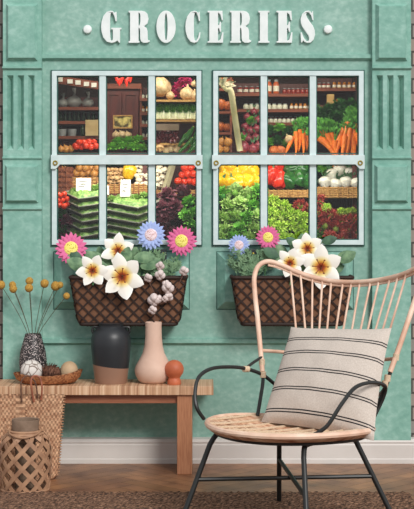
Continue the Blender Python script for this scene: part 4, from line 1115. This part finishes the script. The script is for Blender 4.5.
# ===== left window, upper left pane
boards('shelf_rack', 'dark shelf rack with bottles and bags behind the upper pane nearest the left pilaster', 54, 104, (107, 121, 136), .48, .66)
c = P(78, 84, .42); root = thing('shelf_rail', 'red brown rail with five white price tags above the bottle rack', 'rail', c)
mb = MB(); a, b_ = P(54, 79, .42), P(102, 86, .42); mb.add([a+V((0,0,.018)), b_+V((0,0,.018)), b_+V((0,0,-.018)), a+V((0,0,-.018)), a+V((0,.02,.018)), b_+V((0,.02,.018)), b_+V((0,.02,-.018)), a+V((0,.02,-.018))], [(0,1,2,3),(7,6,5,4),(0,4,5,1),(3,2,6,7),(0,3,7,4),(1,5,6,2)])
mb.build('rail_board', M['shelf_wood'], root, smooth=False)
for px, py in ((60,79.5),(70,81.5),(78,82.5),(86.5,84),(94,85)):
    p = P(px, py, .415); mb = MB(); mb.box((p.x-.012, .412, p.z-.01), (p.x+.012, .418, p.z+.01)); mb.build('price_tag', M['card'], root, smooth=False)
for px in (56, 101): mb = MB(); p = P(px, 80, .425); mb.box((p.x, .425, p.z), (p.x+.008, .433, zb)); mb.build('hanger', M['dark_metal'], root, smooth=False)
for i, (px, r, lb) in enumerate(((63,6,'clear bag nearest the left pilaster on the top shelf of the bottle rack'),(74,8,'wider clear bag in the middle of the top shelf of the bottle rack'),(88,6.5,'clear bag beside the wide one on the top shelf of the bottle rack'))):
    c = V((P(px,0,.53).x, .53, P(0,107,.48).z + S(r*.75,.53))); root = thing('plastic_bag', lb, 'bag', c); mb = MB(); mb.ball(c, (S(r,.53), .03, S(r*.75,.53)), 14, 10, noise=.08); mb.build('filled_bag', M['bag'], root)
    mb = MB(); mb.tube([c + V((0,0,S(r*.6,.53))), c + V((.003,0,S(r*1.0,.53))), c + V((0,0,S(r*1.7,.53)))], [.012,.004,.011], 8); mb.build('twisted_neck', M['bag'], root)
row('dark', (60,64.5,69,73.5,78,83,88,93), 121, .50, 4.2, 'dark green bottle in the row on the middle shelf of the left window rack', 'dark bottles on the middle shelf', 'bottle')
c = P(91.5, 129, .46); mb = MB(); mb.box((c.x-S(6.5,.46), .47, P(0,136,.48).z), (c.x+S(6.5,.46), .52, P(0,120,.48).z)); single(mb, 'cardboard_box', mat('kraft', '#b59a68', '#c9b083', 20, .8), c, 'plain beige cardboard box on the lowest shelf of the bottle rack', 'box', bevel=.002)
row('dark', (82,), 136, .46, 5, 'single dark bottle standing beside the beige cardboard box', None, 'bottle')
for px, lb in ((62,'tin tub at the end of the lowest shelf of the bottle rack'),(72,'tin tub next to the single dark bottle')):
    c = V((P(px,0,.5).x, .5, P(0,136,.48).z)); mb = MB(); mb.lathe([(.001,0),(S(4,.5),0),(S(4.8,.5),S(7,.5)),(S(4.3,.5),S(7,.5)),(S(3.6,.5),.004),(.001,.004)], c, 16); single(mb, 'tin_tub', steel, c, lb, 'tub', True)
heap('tomato', [(76,146),(81,147),(86,146),(91,147),(96,146),(79,142),(84,142),(89,142),(94,142)], .40, 3.4, 'small tomato in the red heap low behind the pane nearest the left pilaster', 'tomatoes under the bottle rack', rot=None)
heap('onion', [(61,149),(66,149),(71,149)], .40, 3.6, 'brown onion beside the red heap under the bottle rack', 'onions under the bottle rack')
# ===== upper middle pane
c = P(121, 120, .5); root = thing('cupboard', 'dark red wooden cupboard behind the upper middle pane of the left window', 'cupboard', (c.x, .55, zU))
x0, x1 = P(105,0,.5).x, P(139,0,.5).x; mb = MB(); mb.box((x0,.5,zU),(x1,.62,P(0,88,.5).z)); mb.build('cupboard_body', M['dark_wood'], root, smooth=False, bevel=.004)
mb = MB(); mb.box((x0-.01,.48,P(0,89,.5).z),(x1+.01,.63,P(0,84,.5).z)); mb.build('cornice', M['shelf_wood'], root, smooth=False)
for a, b_ in ((106,121.5),(122.5,138)):
    q = prect(a, 92, b_, 150, .498); mb = MB(); mb.prism(rect(*q), [rect(q[0]+.015,q[1]+.015,q[2]-.015,q[3]-.015)], .492, .4995); mb.build('door', M['dark_wood'], root, smooth=False)
q = prect(113,115,132.5,128.5,.48); root = thing('framed_picture', 'small framed yellow and brown picture on the dark red cupboard', 'picture', P(122,128,.48)); mb = MB(); mb.prism(rect(*q), [rect(q[0]+.006,q[1]+.006,q[2]-.006,q[3]-.006)], .480, .491); mb.build('picture_frame', M['wicker_light'], root, smooth=False)
mb = MB(); mb.box((q[0]+.004,.486,q[1]+.004),(q[2]-.004,.490,q[3]-.004)); mb.build('print', mat('picture_print', '#4a3c14', '#e0cc78', 26, .6, lo=.4, hi=.55), root, smooth=False)
for px, py, an in ((116,81,.3),(119.5,82.5,0),(123,80,-.2),(126,83,.1),(129,81,-.3),(131,79,-.1)):
    p = P(px, py, .32); mb = MB(); mb.tube([p+V((0,0,.018)), p+V((.002*an*10,0,.006)), p+V((.004*an*10,0,-.016))], [.007,.009,.003], 8); root = thing('chilli_pepper', 'red chilli hanging in the bunch above the dark red cupboard', 'chilli', p, 'hanging red chillies'); mb.build('pod', mat('chilli_red', '#b81c14', '#de3a2c', 9, .25), root)
    mb = MB(); mb.tube([p+V((0,0,.028)), p+V((0,.002,.05)), V((p.x, .33, zb))], .002, 5); mb.build('string', M['green_stem'], root)
for px, py in ((113,148),(123,147),(133,148),(142,149),(118,143),(128,142),(138,141)): put('green', px, py, .40 + (.03 if py < 145 else 0), 7, 'bright green lettuce in the heap below the framed picture', None, 'bright lettuces below the framed picture', (0,0,R.uniform(0,6)))
for px, py in ((116,134),(122,133.5),(128,134.5)): put('garlic', px, py+1, .455, 4, 'pale bulb on the ledge between the framed picture and the bright lettuces', 'garlic', 'pale bulbs under the framed picture')
mb = MB(); mb.box((P(112,0,.44).x,.43,P(0,141,.44).z),(P(133,0,.44).x,.495,P(0,139.5,.44).z)); single(mb, 'wall_shelf', M['shelf_wood'], P(122,141,.44), 'narrow ledge on the front of the dark red cupboard', 'shelf')
boards('narrow_rack', 'narrow dark rack with pale jars beside the dark red cupboard', 139.5, 151, (98, 112, 124, 137), .5, .64)
for py in (98,112,124,137): row('white' if py != 112 else 'amber', (142.5,147.5), py, .51, 4, 'small pale jar on the narrow rack beside the cupboard' if py != 112 else 'amber jar on the narrow rack beside the cupboard', 'pale jars on the narrow rack' if py != 112 else 'amber jars on the narrow rack')
# ===== upper pane nearest the middle of the front
boards('display_shelf', 'small display shelf of garlic, greens and cucumbers in the left window corner', 151.5, 203, (99.5, 119.5, 143), .285, .43, M['wicker_light'], .01, back=True, zbot=zM)
put('garlic', 160, 87, .34, 11, 'very large garlic bulb at the top corner of the left window', None, None, (.15,.1,0))
for px, py, r, rt in ((172,94,7,.4),(177,88,7.5,.2),(182,82,7,-.1),(187,78,5.5,.3)): put('magenta' if 'magenta' in K else 'purple', px, py, .31, r, 'x') if False else None
K['magenta'] = lett('radicchio', '#a01250', '#dd3a86', '#d890b0', 26)
for px, py, r in ((173,95,8),(179,88,8),(185,82,7.5)): put('magenta', px, py, .37, r, 'magenta radicchio in the leaning row beside the very large garlic bulb', 'radicchio', 'magenta radicchio heads')['category'] = 'radicchio'
for px, py, r in ((170,95.5,4.5),(187,94,7.5),(194,84,3.2),(194,96,5.5)): put('garlic', px, py, .33, r, {4.5:'small yellowish garlic bulb at the foot of the magenta radicchio',7.5:'pointed white garlic bulb beside the magenta radicchio',3.2:'small white bulb at the top edge beside the radicchio',5.5:'round white bulb at the frame edge of the garlic shelf'}[r], None, None, (0,.1,0))
K['choy'] = None
root = thing('pak_choi', 'x', 'pak choi', (0,0,0)); mb = MB()
for k in range(5): a = k*2*PI/5; mb.tube([(math.cos(a)*.22,math.sin(a)*.22,0),(math.cos(a)*.32,math.sin(a)*.32,.5),(math.cos(a)*.2,math.sin(a)*.2,1.0)], [.2,.2,.08], 8)
mb.build('white_stems', mat('choy_stem', '#d2dcae', '#eef0dc', 4, .4), root); mb = MB()
for k in range(16): a = k*2.4; mb.leaf((math.cos(a)*.12,math.sin(a)*.12,.75), (math.cos(a)*.6,math.sin(a)*.6,1), (math.cos(a+1),math.sin(a+1),.2), 1.0, .6, n=4, ruf=.08, curl=.3)
mb.build('green_leaves', mat('choy_leaf', '#2f7426', '#7cb848', 5, .5), root, recalc=False); K['choy'] = Kind(root)
for px in (156.5,163,169.5,176,182.5,189,195.5): put('choy', px, 119, .325, 8.5, 'pak choi bundle in the green row on the middle of the garlic shelf', None, 'pak choi row', (0,R.uniform(-.1,.1),R.uniform(0,6)))
for px in (159.5,166,172.5,179,185.5,192): put('choy', px, 118.5, .38, 10, 'pak choi bundle in the back row behind the green row of the garlic shelf', None, 'pak choi back row', (0,R.uniform(-.1,.1),R.uniform(0,6)))
q = prect(153,124,179,130.5,.275); mb = MB(); mb.box((q[0],.272,q[1]),(q[2],.284,q[3])); single(mb, 'wooden_sign_board', M['clay_grey'], (q[0],.23,q[1]), 'plain grey brown board fixed to the front of the garlic shelf', 'board', bevel=.001)
heap('cherry', [(154+4.2*i + (2 if j % 2 else 0), 141.5-3.2*j) for j in range(4) for i in range(6)], .34, 2.6, 'dark red cherry in the heap under the pak choi', 'dark cherries')
for i, (px, py, an) in enumerate(((182,140,.5),(186,136,.6),(190,133,.5),(194,138,.45),(197,131,.5),(188,143,.7),(193,144.5,.6),(198,143,.5),(184,147,.8),(191,149,.8))): put('cucumber', px, py, .275 - .01*(i % 3), 7.5, 'dark green cucumber in the sloping heap at the corner of the left window', None, 'cucumbers in the left window', (.3, an, 0))
for px, py in ((171,148.5),(166,150),(177,149)): put('garlic', px, py, .31, 3.8, 'small garlic bulb low in front of the cucumbers', None, 'small garlic by the cucumbers')
heap('nut', [(155,149),(160,148)], .32, 4, 'beige mushroom in the bottom corner under the dark cherries', 'mushrooms under the cherries')
# ===== lower left pane
mb = MB()
def crate(px0, px1, py0, py1, y, label, d=.13, m=None, nm='wicker_crate'):
    q = prect(px0, py0, px1, py1, y); c = V(((q[0]+q[2])/2, y + d/2, q[1])); n_ = 5; mb = MB(); h = q[3]-q[1]
    for k in range(n_):
        z = q[1] + h*(k+.5)/n_; rr = h/n_*.52
        mb.tube([(q[0],y,z),(q[2],y,z),(q[2],y+d,z),(q[0],y+d,z)], rr, 6, closed=True)
    root = thing(nm, label, 'basket', c); mb.build('woven_side', m or M['wicker_light'], root)
    mb = MB(); 
    for i in range(int((q[2]-q[0])/.022)+1): mb.tube([(q[0]+.022*i, y-.003 - .002*(i%2), q[1]),(q[0]+.022*i, y-.003-.002*(i%2), q[3]+.002)], .003, 5)
    mb.build('stake', m or M['wicker'], root); mb = MB(); mb.box((q[0],y,q[1]),(q[2],y+d,q[1]+.006)); mb.build('basket_floor', M['wicker'], root, smooth=False)
crate(52, 71, 167, 193, .30, 'brown woven basket behind the tomatoes in the lower pane nearest the left pilaster', m=mat('red_brown_wicker', '#5f2c18', '#8f4c2a', 60, .7))
crate(73, 104, 177, 193.5, .30, 'woven basket of brown onions behind the white price card')
heap('onion', [(76,173),(82,174),(88,173),(94,174),(100,173),(79,168),(85,168),(91,168),(97,168)], .36, 4.2, 'brown onion in the basket behind the white price card', 'brown onions in the lower left window')
heap('onion', [(56,170),(61,169),(66,171)], .36, 3.6, 'brown onion in the basket nearest the left pilaster', 'onions in the corner basket')
tray_stack(71, 103, 190, .17, 7, 'black salad tray in the stack beside the small tomatoes, %s of the stack', .55, 'middle salad trays nearest the tomatoes')
price_card(83.5, 184.5, 15, 13, .15, 'white price card on the salad trays beside the red tomatoes')
for px, py, r in ((74,188,4.5),(96,186,6),(100,192,6),(78,195,5)): put('pale', px, py+4, .17, r*1.1, 'pale salad leaves bulging over the trays nearest the tomatoes', None, 'salad leaves on the trays nearest the tomatoes', (0,0,R.uniform(0,6)))
heap('tomato', [(59,205),(64,206),(68,204),(57,200),(62,200),(67,199),(59,195),(64,194)], .17, 3.2, 'small red tomato in the cluster low beside the left window frame', 'cluster of small tomatoes')
for px, py in ((60,216),(67,222),(60,230),(68,237)): put('purple' if py in (222,237) else 'herb', px, py, .17, 9, 'dark purple lettuce under the cluster of small tomatoes' if py in (222,237) else 'dark green herbs under the cluster of small tomatoes', None, 'dark purple lettuces under the tomatoes' if py in (222,237) else 'dark herbs under the tomatoes', (-.5,0,R.uniform(0,6)))
# ===== lower middle pane
tray_stack(106, 154, 198, .175, 6, 'black salad tray in the stack behind the white lilies, %s of the stack', -.6, 'middle salad trays behind the lilies')
price_card(125, 188, 10, 17, .15, 'tall white price card on the salad trays behind the white lilies', .4)
price_card(106, 190, 6, 9, .16, 'small white price card peeping in beside the tall one', .3)
for px, py, r in ((112,200,5.5),(136,199,6),(144,197,6),(118,203,5)): put('pale', px, py, .17, r, 'pale salad leaves bulging over the trays behind the white lilies', None, 'salad leaves on the trays behind the lilies', (0,0,R.uniform(0,6)))
crate(105, 150, 184, 193.5, .31, 'low woven basket of mushrooms behind the tall price card', .14)
heap('nut', [(106+4.4*i + (2 if j % 2 else 0), 182-4*j) for j in range(4) for i in range(4)], .36, 3.1, 'small beige mushroom in the heap beside the yellow pepper', 'beige mushrooms beside the yellow pepper')
put('yellow_p', 129, 172, .34, 8, 'yellow pepper among the mushrooms in the left window', None, None, (.2,.2,1))
heap('mushroom', [(137+4.8*i + (2 if j % 2 else 0), 184-4.2*j) for j in range(5) for i in range(3)], .36, 3.4, 'white mushroom in the heap on the far side of the yellow pepper', 'white mushrooms beyond the yellow pepper')
# ===== lower pane nearest the middle of the front
crate(152, 203, 190, 194, .29, 'low woven basket holding large mushrooms and vine tomatoes', .17)
heap('mushroom', [(156,186),(162,184),(157,179),(163,177),(158,172),(164,170),(159,167)], .34, 4.6, 'large white mushroom leaning on the grey wooden divider', 'large mushrooms by the divider')
a, b_ = P(160,206,.24), P(173,163,.30); mb = MB(); mb.tube([a, b_], .016, 4, flat=(0,1,0)); mb.tube([a + V((.0,.02,0)), b_+V((0,.02,0))], .014, 4, flat=(0,1,0)); single(mb, 'wooden_divider', mat('divider_wood', '#8d8468', '#a89f82', 12, .8), a, 'grey slanting wooden divider between mushrooms and vine tomatoes', 'divider')
heap('tomato', [(178,181),(184,182),(190,181),(195,182),(182,175),(188,174),(194,174),(185,168),(191,167)], .33, 4.4, 'vine tomato in the red heap at the corner of the left window', 'vine tomatoes')
for px, py, r in ((168,196,10),(182,193,9),(162,210,11),(175,208,10),(166,223,11),(180,218,10),(160,232,10),(172,236,10)): put('purple', px, py, .22 - (py-190)*.002, r, 'dark purple lettuce heaped beyond the wooden divider', None, 'dark purple lettuces', (-.7,0,R.uniform(0,6)))
for px, py, r in ((190,203,9),(186,216,8),(196,214,9),(192,228,10),(184,234,8)): put('green', px, py, .14 - (py-200)*.001, r, 'bright green lettuce at the corner of the left window', None, 'bright lettuces beside the purple ones', (-.7,0,R.uniform(0,6)))

# ===== right window, upper pane nearest the middle of the front
p0, p1 = P(231,92,.20), P(240,151,.22); mb = MB(); t_ = spline([p0+V((-.045,.0,.03)), p0+V((-.02,0,.012)), p0, p0+(p1-p0)*.35, p0+(p1-p0)*.7, p1], 6); n_ = len(t_)
root = thing('white_radish', 'long white radish standing upright by the red onions', 'radish', p1); mb.tube(t_, [.005 + .009*min(1, i/9) for i in range(n_)], 14); mb.build('root', mat('radish_skin', '#b8ac7c', '#dcd2ac', 8, .4), root)
mb = MB(); 
for k in range(7): mb.leaf(p0+V((-.04,0,.03)), (-.9+.25*k,-.2,.7-.12*k), (0,-1,0), .06, .02, n=4, ruf=.1)
mb.build('frayed_top', mat('radish_top', '#c9b890', '#e6dcc0', 20, .7), root, recalc=False)
boards('dim_rack', 'dim rack with grey bottles at the top behind the long white radish', 214, 262, (93, 109), .5, .66)
row('label', (240,246,252,258), 93, .51, 5, 'dark red jar on the dim rack', 'red jars on the dim rack')
row('white', (246,251.5,257), 109, .51, 5.5, 'grey white jar on the lower board of the dim rack', 'grey jars on the dim rack')
K['swede'] = round_veg('orange_squash', 'squash', mat('squash_skin', '#a8481c', '#d87a3a', 3, .4), [(.001,-.9),(.5,-.85),(.95,-.3),(1,.1),(.8,.6),(.3,.8),(.001,.75)], None, lambda a, z: 1 + .06*math.cos(8*a))
boards('side_shelf', 'small wooden side shelf of orange squash at the inner edge of the right window', 213, 232, (88, 111, 132), .37, .50, M['shelf_wood'], .012, zbot=zU)
for px, py, r in ((222,82,5.5),(229.5,82.5,4.5),(220,104,6.5),(228,105.5,5.5),(219,126,6),(227,127,5)): put('swede', px, py, .425, r, 'orange squash on the %s board of the small side shelf' % ('top' if py < 90 else 'middle' if py < 110 else 'lowest'), None, 'squash on the %s board' % ('top' if py < 90 else 'middle' if py < 110 else 'lowest'), (0,0,R.uniform(0,6)))
heap('onion', [(219,149),(226,149),(221,142),(228,142)], .41, 4.2, 'brown onion in the bottom corner beside the long white radish', 'onions by the radish')
for i, (px, py, r) in enumerate(((243,147,7),(253,149,5.5),(259,146,5),(248,139,5),(256,138,5),(243,136,4.5),(250,131,4.6),(257,129,4.6),(245,127,4.4),(252,122,4.4),(258,120,4.2),(247,117,4),(254,112,3.8))): put('red_onion', px, py, .40 + (149-py)*.002 if py < 145 else .36, r, 'largest red onion at the foot of the long white radish' if r == 7 else 'red onion in the heap beside the long white radish', None, None if r == 7 else 'red onions in the right window', (R.uniform(-.3,.3), R.uniform(-.4,.4), 0))
put('green', 251, 121, .36, 5, 'small bright green sprig lying on the red onions'); put('green', 241, 138, .33, 5, 'small bright green sprig in front of the long white radish')
# ===== upper middle pane
boards('jar_rack', 'red brown jar rack behind the upper middle pane of the right window', 263, 314, (93.5, 109, 122.5), .50, .66)
row('orange', (269,), 93.5, .50, 6, 'orange tin with a cream label at the end of the jar rack', None, 'tin')
row('orange', (276.5,), 93.5, .50, 6, 'orange tin beside the end one on the jar rack', None, 'tin')
row('red', (285,289.5,294,298.5,303,307.5), 93.5, .51, 4.4, 'dark red preserve jar on the top board of the jar rack', 'dark red jars on the jar rack')
row('white', (269,274.5,280,285.5), 109, .50, 5.4, 'milky jar on the middle board of the jar rack', 'milky jars on the middle board')
row('green', (272,277.5,283), 101.5, .54, 5, 'green preserve jar standing on the milky jars', 'green jars on the jar rack') if False else None
row('amber', (292,296.5,301,305.5,310), 109, .50, 3.8, 'small amber bottle on the middle board of the jar rack', 'small amber bottles', 'bottle')
row('white', [267+4.4*i for i in range(10)], 122.5, .50, 4.3, 'small grey white jar in the long row on the lowest board of the jar rack', 'small pale jars in the long row')
row('label', [268+4.6*i for i in range(9)], 122.5, .57, 4.5, 'labelled jar in the second row on the lowest board of the jar rack', 'labelled jars in the second row')
for px, py, r in ((270,132,8),(279,129,7),(288,133,7),(268,143,7),(277,141,7),(287,145,6.5)): put('herb' if px in (270,288,277) else 'green', px, py, .42, r, ('dark leafy herbs in front of the jar rack' if px in (270,288,277) else 'bright green leaves in front of the jar rack'), None, 'dark herbs before the jar rack' if px in (270,288,277) else 'bright leaves before the jar rack', (-.4,0,R.uniform(0,6)))
for i, (px, py, an) in enumerate(((296,132,.25),(300,130,.1),(304,129,-.05),(308,130,-.2),(293,137,.5),(298,135,.3),(303,134,.05),(307,135,-.1))): put('carrot', px, py, .37 + .01*(i % 3), 22, 'orange carrot in the loose bunch before the jar rack', None, 'carrots before the jar rack', (-.2, an, R.uniform(0,1)))
for i, (px, py) in enumerate(((274,150),(281,150))): put('swede', px, py, .36, 5, 'orange squash low under the bright leaves before the jar rack', None, 'squash under the bright leaves')
put('garlic', 289, 139, .38, 4.5, 'white bulb between the leaves and the loose carrots')
# ===== upper pane nearest the right pilaster
boards('brown_rack', 'red brown rack of labelled jars behind the pane nearest the right pilaster', 313, 364, (88, 105), .50, .66)
row('label', (320,324.5,329), 88, .50, 4, 'small jar with a cream label at the end of the brown rack', 'cream labelled jars')
row('amber', (335,340,345,350,355), 88, .50, 4, 'small amber jar on the top board of the brown rack', 'amber jars on the brown rack')
c = P(331,100,.5); mb = MB(); mb.box((c.x-S(3.6,.5),.51,P(0,105,.5).z),(c.x+S(3.6,.5),.55,P(0,94,.5).z)); single(mb, 'paper_packet', mat('packet', '#c49a5c', '#d8b478', 20, .8), c, 'tan paper packet standing on the brown rack', 'packet', bevel=.003)
row('amber', (338,342.5), 105, .50, 4, 'small amber jar beside the tan paper packet', 'amber jars by the packet')
for px, py, r in ((318,113,9),(329,111,9),(340,107,9.5),(351,106,9),(358,112,8),(323,121,9),(335,119,10),(346,117,10),(357,122,9),(318,124,8),(329,129,8),(341,127,8)): put('herb', px, py, .46 - (py-105)*.002, r, 'dense dark green carrot greens heaped behind the orange carrots', 'greens', 'dark greens behind the carrots', (-.5,0,R.uniform(0,6)))
cs = [(318,128,-.75),(321,132,-.6),(324,131,-.45),(327,134,-.3),(331,133,-.15),(334,135,0),(322,139,-.65),(326,140,-.4),(330,141,-.2),(319,138,-.8),(335,141,.1),
      (345,126,.5),(348,123,.4),(351,121,.25),(354,122,.12),(357,124,0),(343,131,.55),(347,130,.4),(350,129,.3),(354,130,.15),(341,136,.5),(345,137,.35),(349,137,.2),(353,138,.1),(357,133,0)]
for i, (px, py, an) in enumerate(cs): put('carrot', px, py, .36 - (py-120)*.002 + .008*(i % 3), 27, 'orange carrot in the bunch %s' % ('fanning from the inner frame of the outer upper pane' if i < 11 else 'tied beside the outer frame of the right window'), None, 'carrots, inner bunch' if i < 11 else 'carrots, outer bunch', (-.25, an, R.uniform(0,.6)))
# ===== lower panes of the right window
crate(214, 262, 188, 194, .29, 'low woven basket holding the yellow peppers', .17)
for i, (px, py) in enumerate(((221,181),(230,182),(239,182),(248,182),(257,181),(225,172),(235,174),(244,172),(254,173),(230,168),(248,168))): put('yellow_p', px, py, .33 + (.04 if py < 178 else 0), 7.6, 'yellow pepper in the row of the right window', None, 'yellow peppers in the right window', (R.uniform(-.6,.6), R.uniform(-.9,.9), R.uniform(0,6)))
for i, (px, py) in enumerate(((222,196),(235,193),(248,197),(258,193),(226,208),(240,206),(254,208),(221,220),(234,219),(247,220),(258,219),(226,232),(240,231),(253,232),(220,240),(234,241),(248,241))): put('pale' if i % 3 else 'green', px, py, .26 - (py-190)*.0032, 10.5, ('pale green lettuce' if i % 3 else 'deep green lettuce') + ' heaped under the yellow peppers', None, 'pale lettuces under the yellow peppers' if i % 3 else 'deep green lettuces under the yellow peppers', (-.7,0,R.uniform(0,6)))
crate(264, 313, 190, 197.5, .275, 'woven basket holding red and dark green peppers', .18, M['wicker_light'])
for px, py, lb in ((271,176,'red pepper nearest the inner edge of the pepper basket'),(279,180,'red pepper touching the dark green peppers')): put('red_p', px, py, .33, 9.5, lb)
put('red_p', 276, 168, .38, 8, 'red pepper at the back of the pepper basket')
for i, (px, py) in enumerate(((289,181),(300,179),(308,182),(292,170),(303,169))): put('green_p', px, py, .33 + (.05 if py < 175 else 0), 9, 'dark green pepper in the pepper basket', None, 'dark green peppers', (R.uniform(-.6,.6), 1.2+R.uniform(-.4,.4), R.uniform(0,6)))
for i, (px, py) in enumerate(((272,203),(283,208),(270,214),(281,218),(293,216),(304,220),(269,226),(280,229),(292,228),(304,231),(272,238),(284,240),(297,240),(308,239))): put('frisee', px, py, .22 - (py-200)*.0025, 10, 'yellow green curly lettuce heaped under the pepper basket', None, 'yellow green curly lettuces', (-.7,0,R.uniform(0,6)))
for px, py in ((300,206),(308,210)): put('red', px, py, .20, 8.5, 'red curly lettuce just under the dark green peppers', None, 'red lettuces under the green peppers', (-.7,0,R.uniform(0,6)))
crate(314, 364, 187, 198, .275, 'woven basket of white turnips nearest the right pilaster', .18, M['wicker_light'])
for i, (px, py) in enumerate(((325,182),(336,184),(346,182),(356,183),(332,174),(349,173),(340,169))): put('turnip', px, py, .33 + (.04 if py < 178 else 0), 7, 'white turnip in the woven basket nearest the right pilaster', None, 'white turnips', (R.uniform(-.3,.3), R.uniform(-.4,.4), R.uniform(0,6)))
for px, py in ((320,170),(329,167),(341,176),(357,167)): put('green' if px == 320 else 'herb', px, py, .40, 7.5, 'green turnip tops behind the white turnips' if px != 320 else 'bright leaf bunch at the inner edge of the turnip basket', 'greens', 'green turnip tops' if px != 320 else None, (-.3,0,R.uniform(0,6)))
for i, (px, py) in enumerate(((320,202),(319,214),(331,216),(342,222),(354,221),(325,226),(336,229),(348,231),(358,232),(330,238),(343,240),(356,242))): put('red', px, py, .21 - (py-200)*.0022, 9.5, 'red curly lettuce heaped under the turnip basket', None, 'red lettuces under the turnips', (-.7,0,R.uniform(0,6)))
for px, py, r in ((326,208,6),(341,213,6.5),(351,213,7),(319,233,8),(322,241,7)): put('frisee' if py < 230 else 'green', px, py, .18, r, 'small yellow green lettuce among the red ones under the turnip basket' if py < 230 else 'green lettuce in the inner bottom corner under the red ones', None, 'small yellow green lettuces' if py < 230 else 'green lettuces in the bottom corner', (-.7,0,R.uniform(0,6)))

for k in ALLK:
    if not k.used:
        for o in [*k.root.children, k.root]: bpy.data.objects.remove(o)

# ------------------------------------------------------------------ light, camera
w = bpy.data.worlds.new('daylight'); bpy.context.scene.world = w; w.use_nodes = True
bg = w.node_tree.nodes['Background']; bg.inputs[0].default_value = (.97, .98, 1, 1); bg.inputs[1].default_value = .70
def sun(name, el, az, st, ang, col):
    l = bpy.data.lights.new(name, 'SUN'); l.energy = st; l.angle = math.radians(ang); l.color = col
    o = bpy.data.objects.new(name, l); C.objects.link(o)
    d = V((math.sin(math.radians(az))*math.cos(math.radians(el)), -math.cos(math.radians(az))*math.cos(math.radians(el)), math.sin(math.radians(el))))
    o.rotation_euler = d.to_track_quat('Z', 'Y').to_euler(); o.location = d*4; return o
sun('sun', 34, 27, 2.45, 18, (1, .97, .93))
for k, px in enumerate((128, 288)):  # added fill lights, out of view above each display, to brighten the goods
    l = bpy.data.lights.new('display_fill', 'AREA'); l.energy = 3.4; l.shape = 'RECTANGLE'; l.size = .6; l.size_y = .15; l.color = (1, .9, .75)
    o = bpy.data.objects.new('display_fill', l); C.objects.link(o); o.location = (P(px,0).x, .14, 1.83); o.rotation_euler = (math.radians(-25)*-1, 0, 0)

for k, px in enumerate((128, 288)):  # added fill hidden behind the middle rail, lifts the dim lower panes
    l = bpy.data.lights.new('lower_pane_fill', 'AREA'); l.energy = 1.9; l.shape = 'RECTANGLE'; l.size = .6; l.size_y = .03; l.color = (1, .94, .84)
    o = bpy.data.objects.new('lower_pane_fill', l); C.objects.link(o); o.location = (P(px,0).x, .045, 1.318); o.rotation_euler = (math.radians(35), 0, 0)
cd = bpy.data.cameras.new('camera'); cam = bpy.data.objects.new('camera', cd); C.objects.link(cam)
cam.location = (0, CAMY, CAMZ); cam.rotation_euler = (PI/2, 0, 0); cd.sensor_width = 36; cd.sensor_fit = 'AUTO'
cd.lens = 36*F/509; cd.shift_y = -(254.5-209)/509; cd.clip_start = .1
sc = bpy.context.scene; sc.camera = cam
sc.view_settings.view_transform = 'Standard'; sc.view_settings.look = 'None'; sc.view_settings.gamma = 1; sc.view_settings.exposure = 0
try: sc.view_settings.use_curve_mapping = False
except Exception: pass
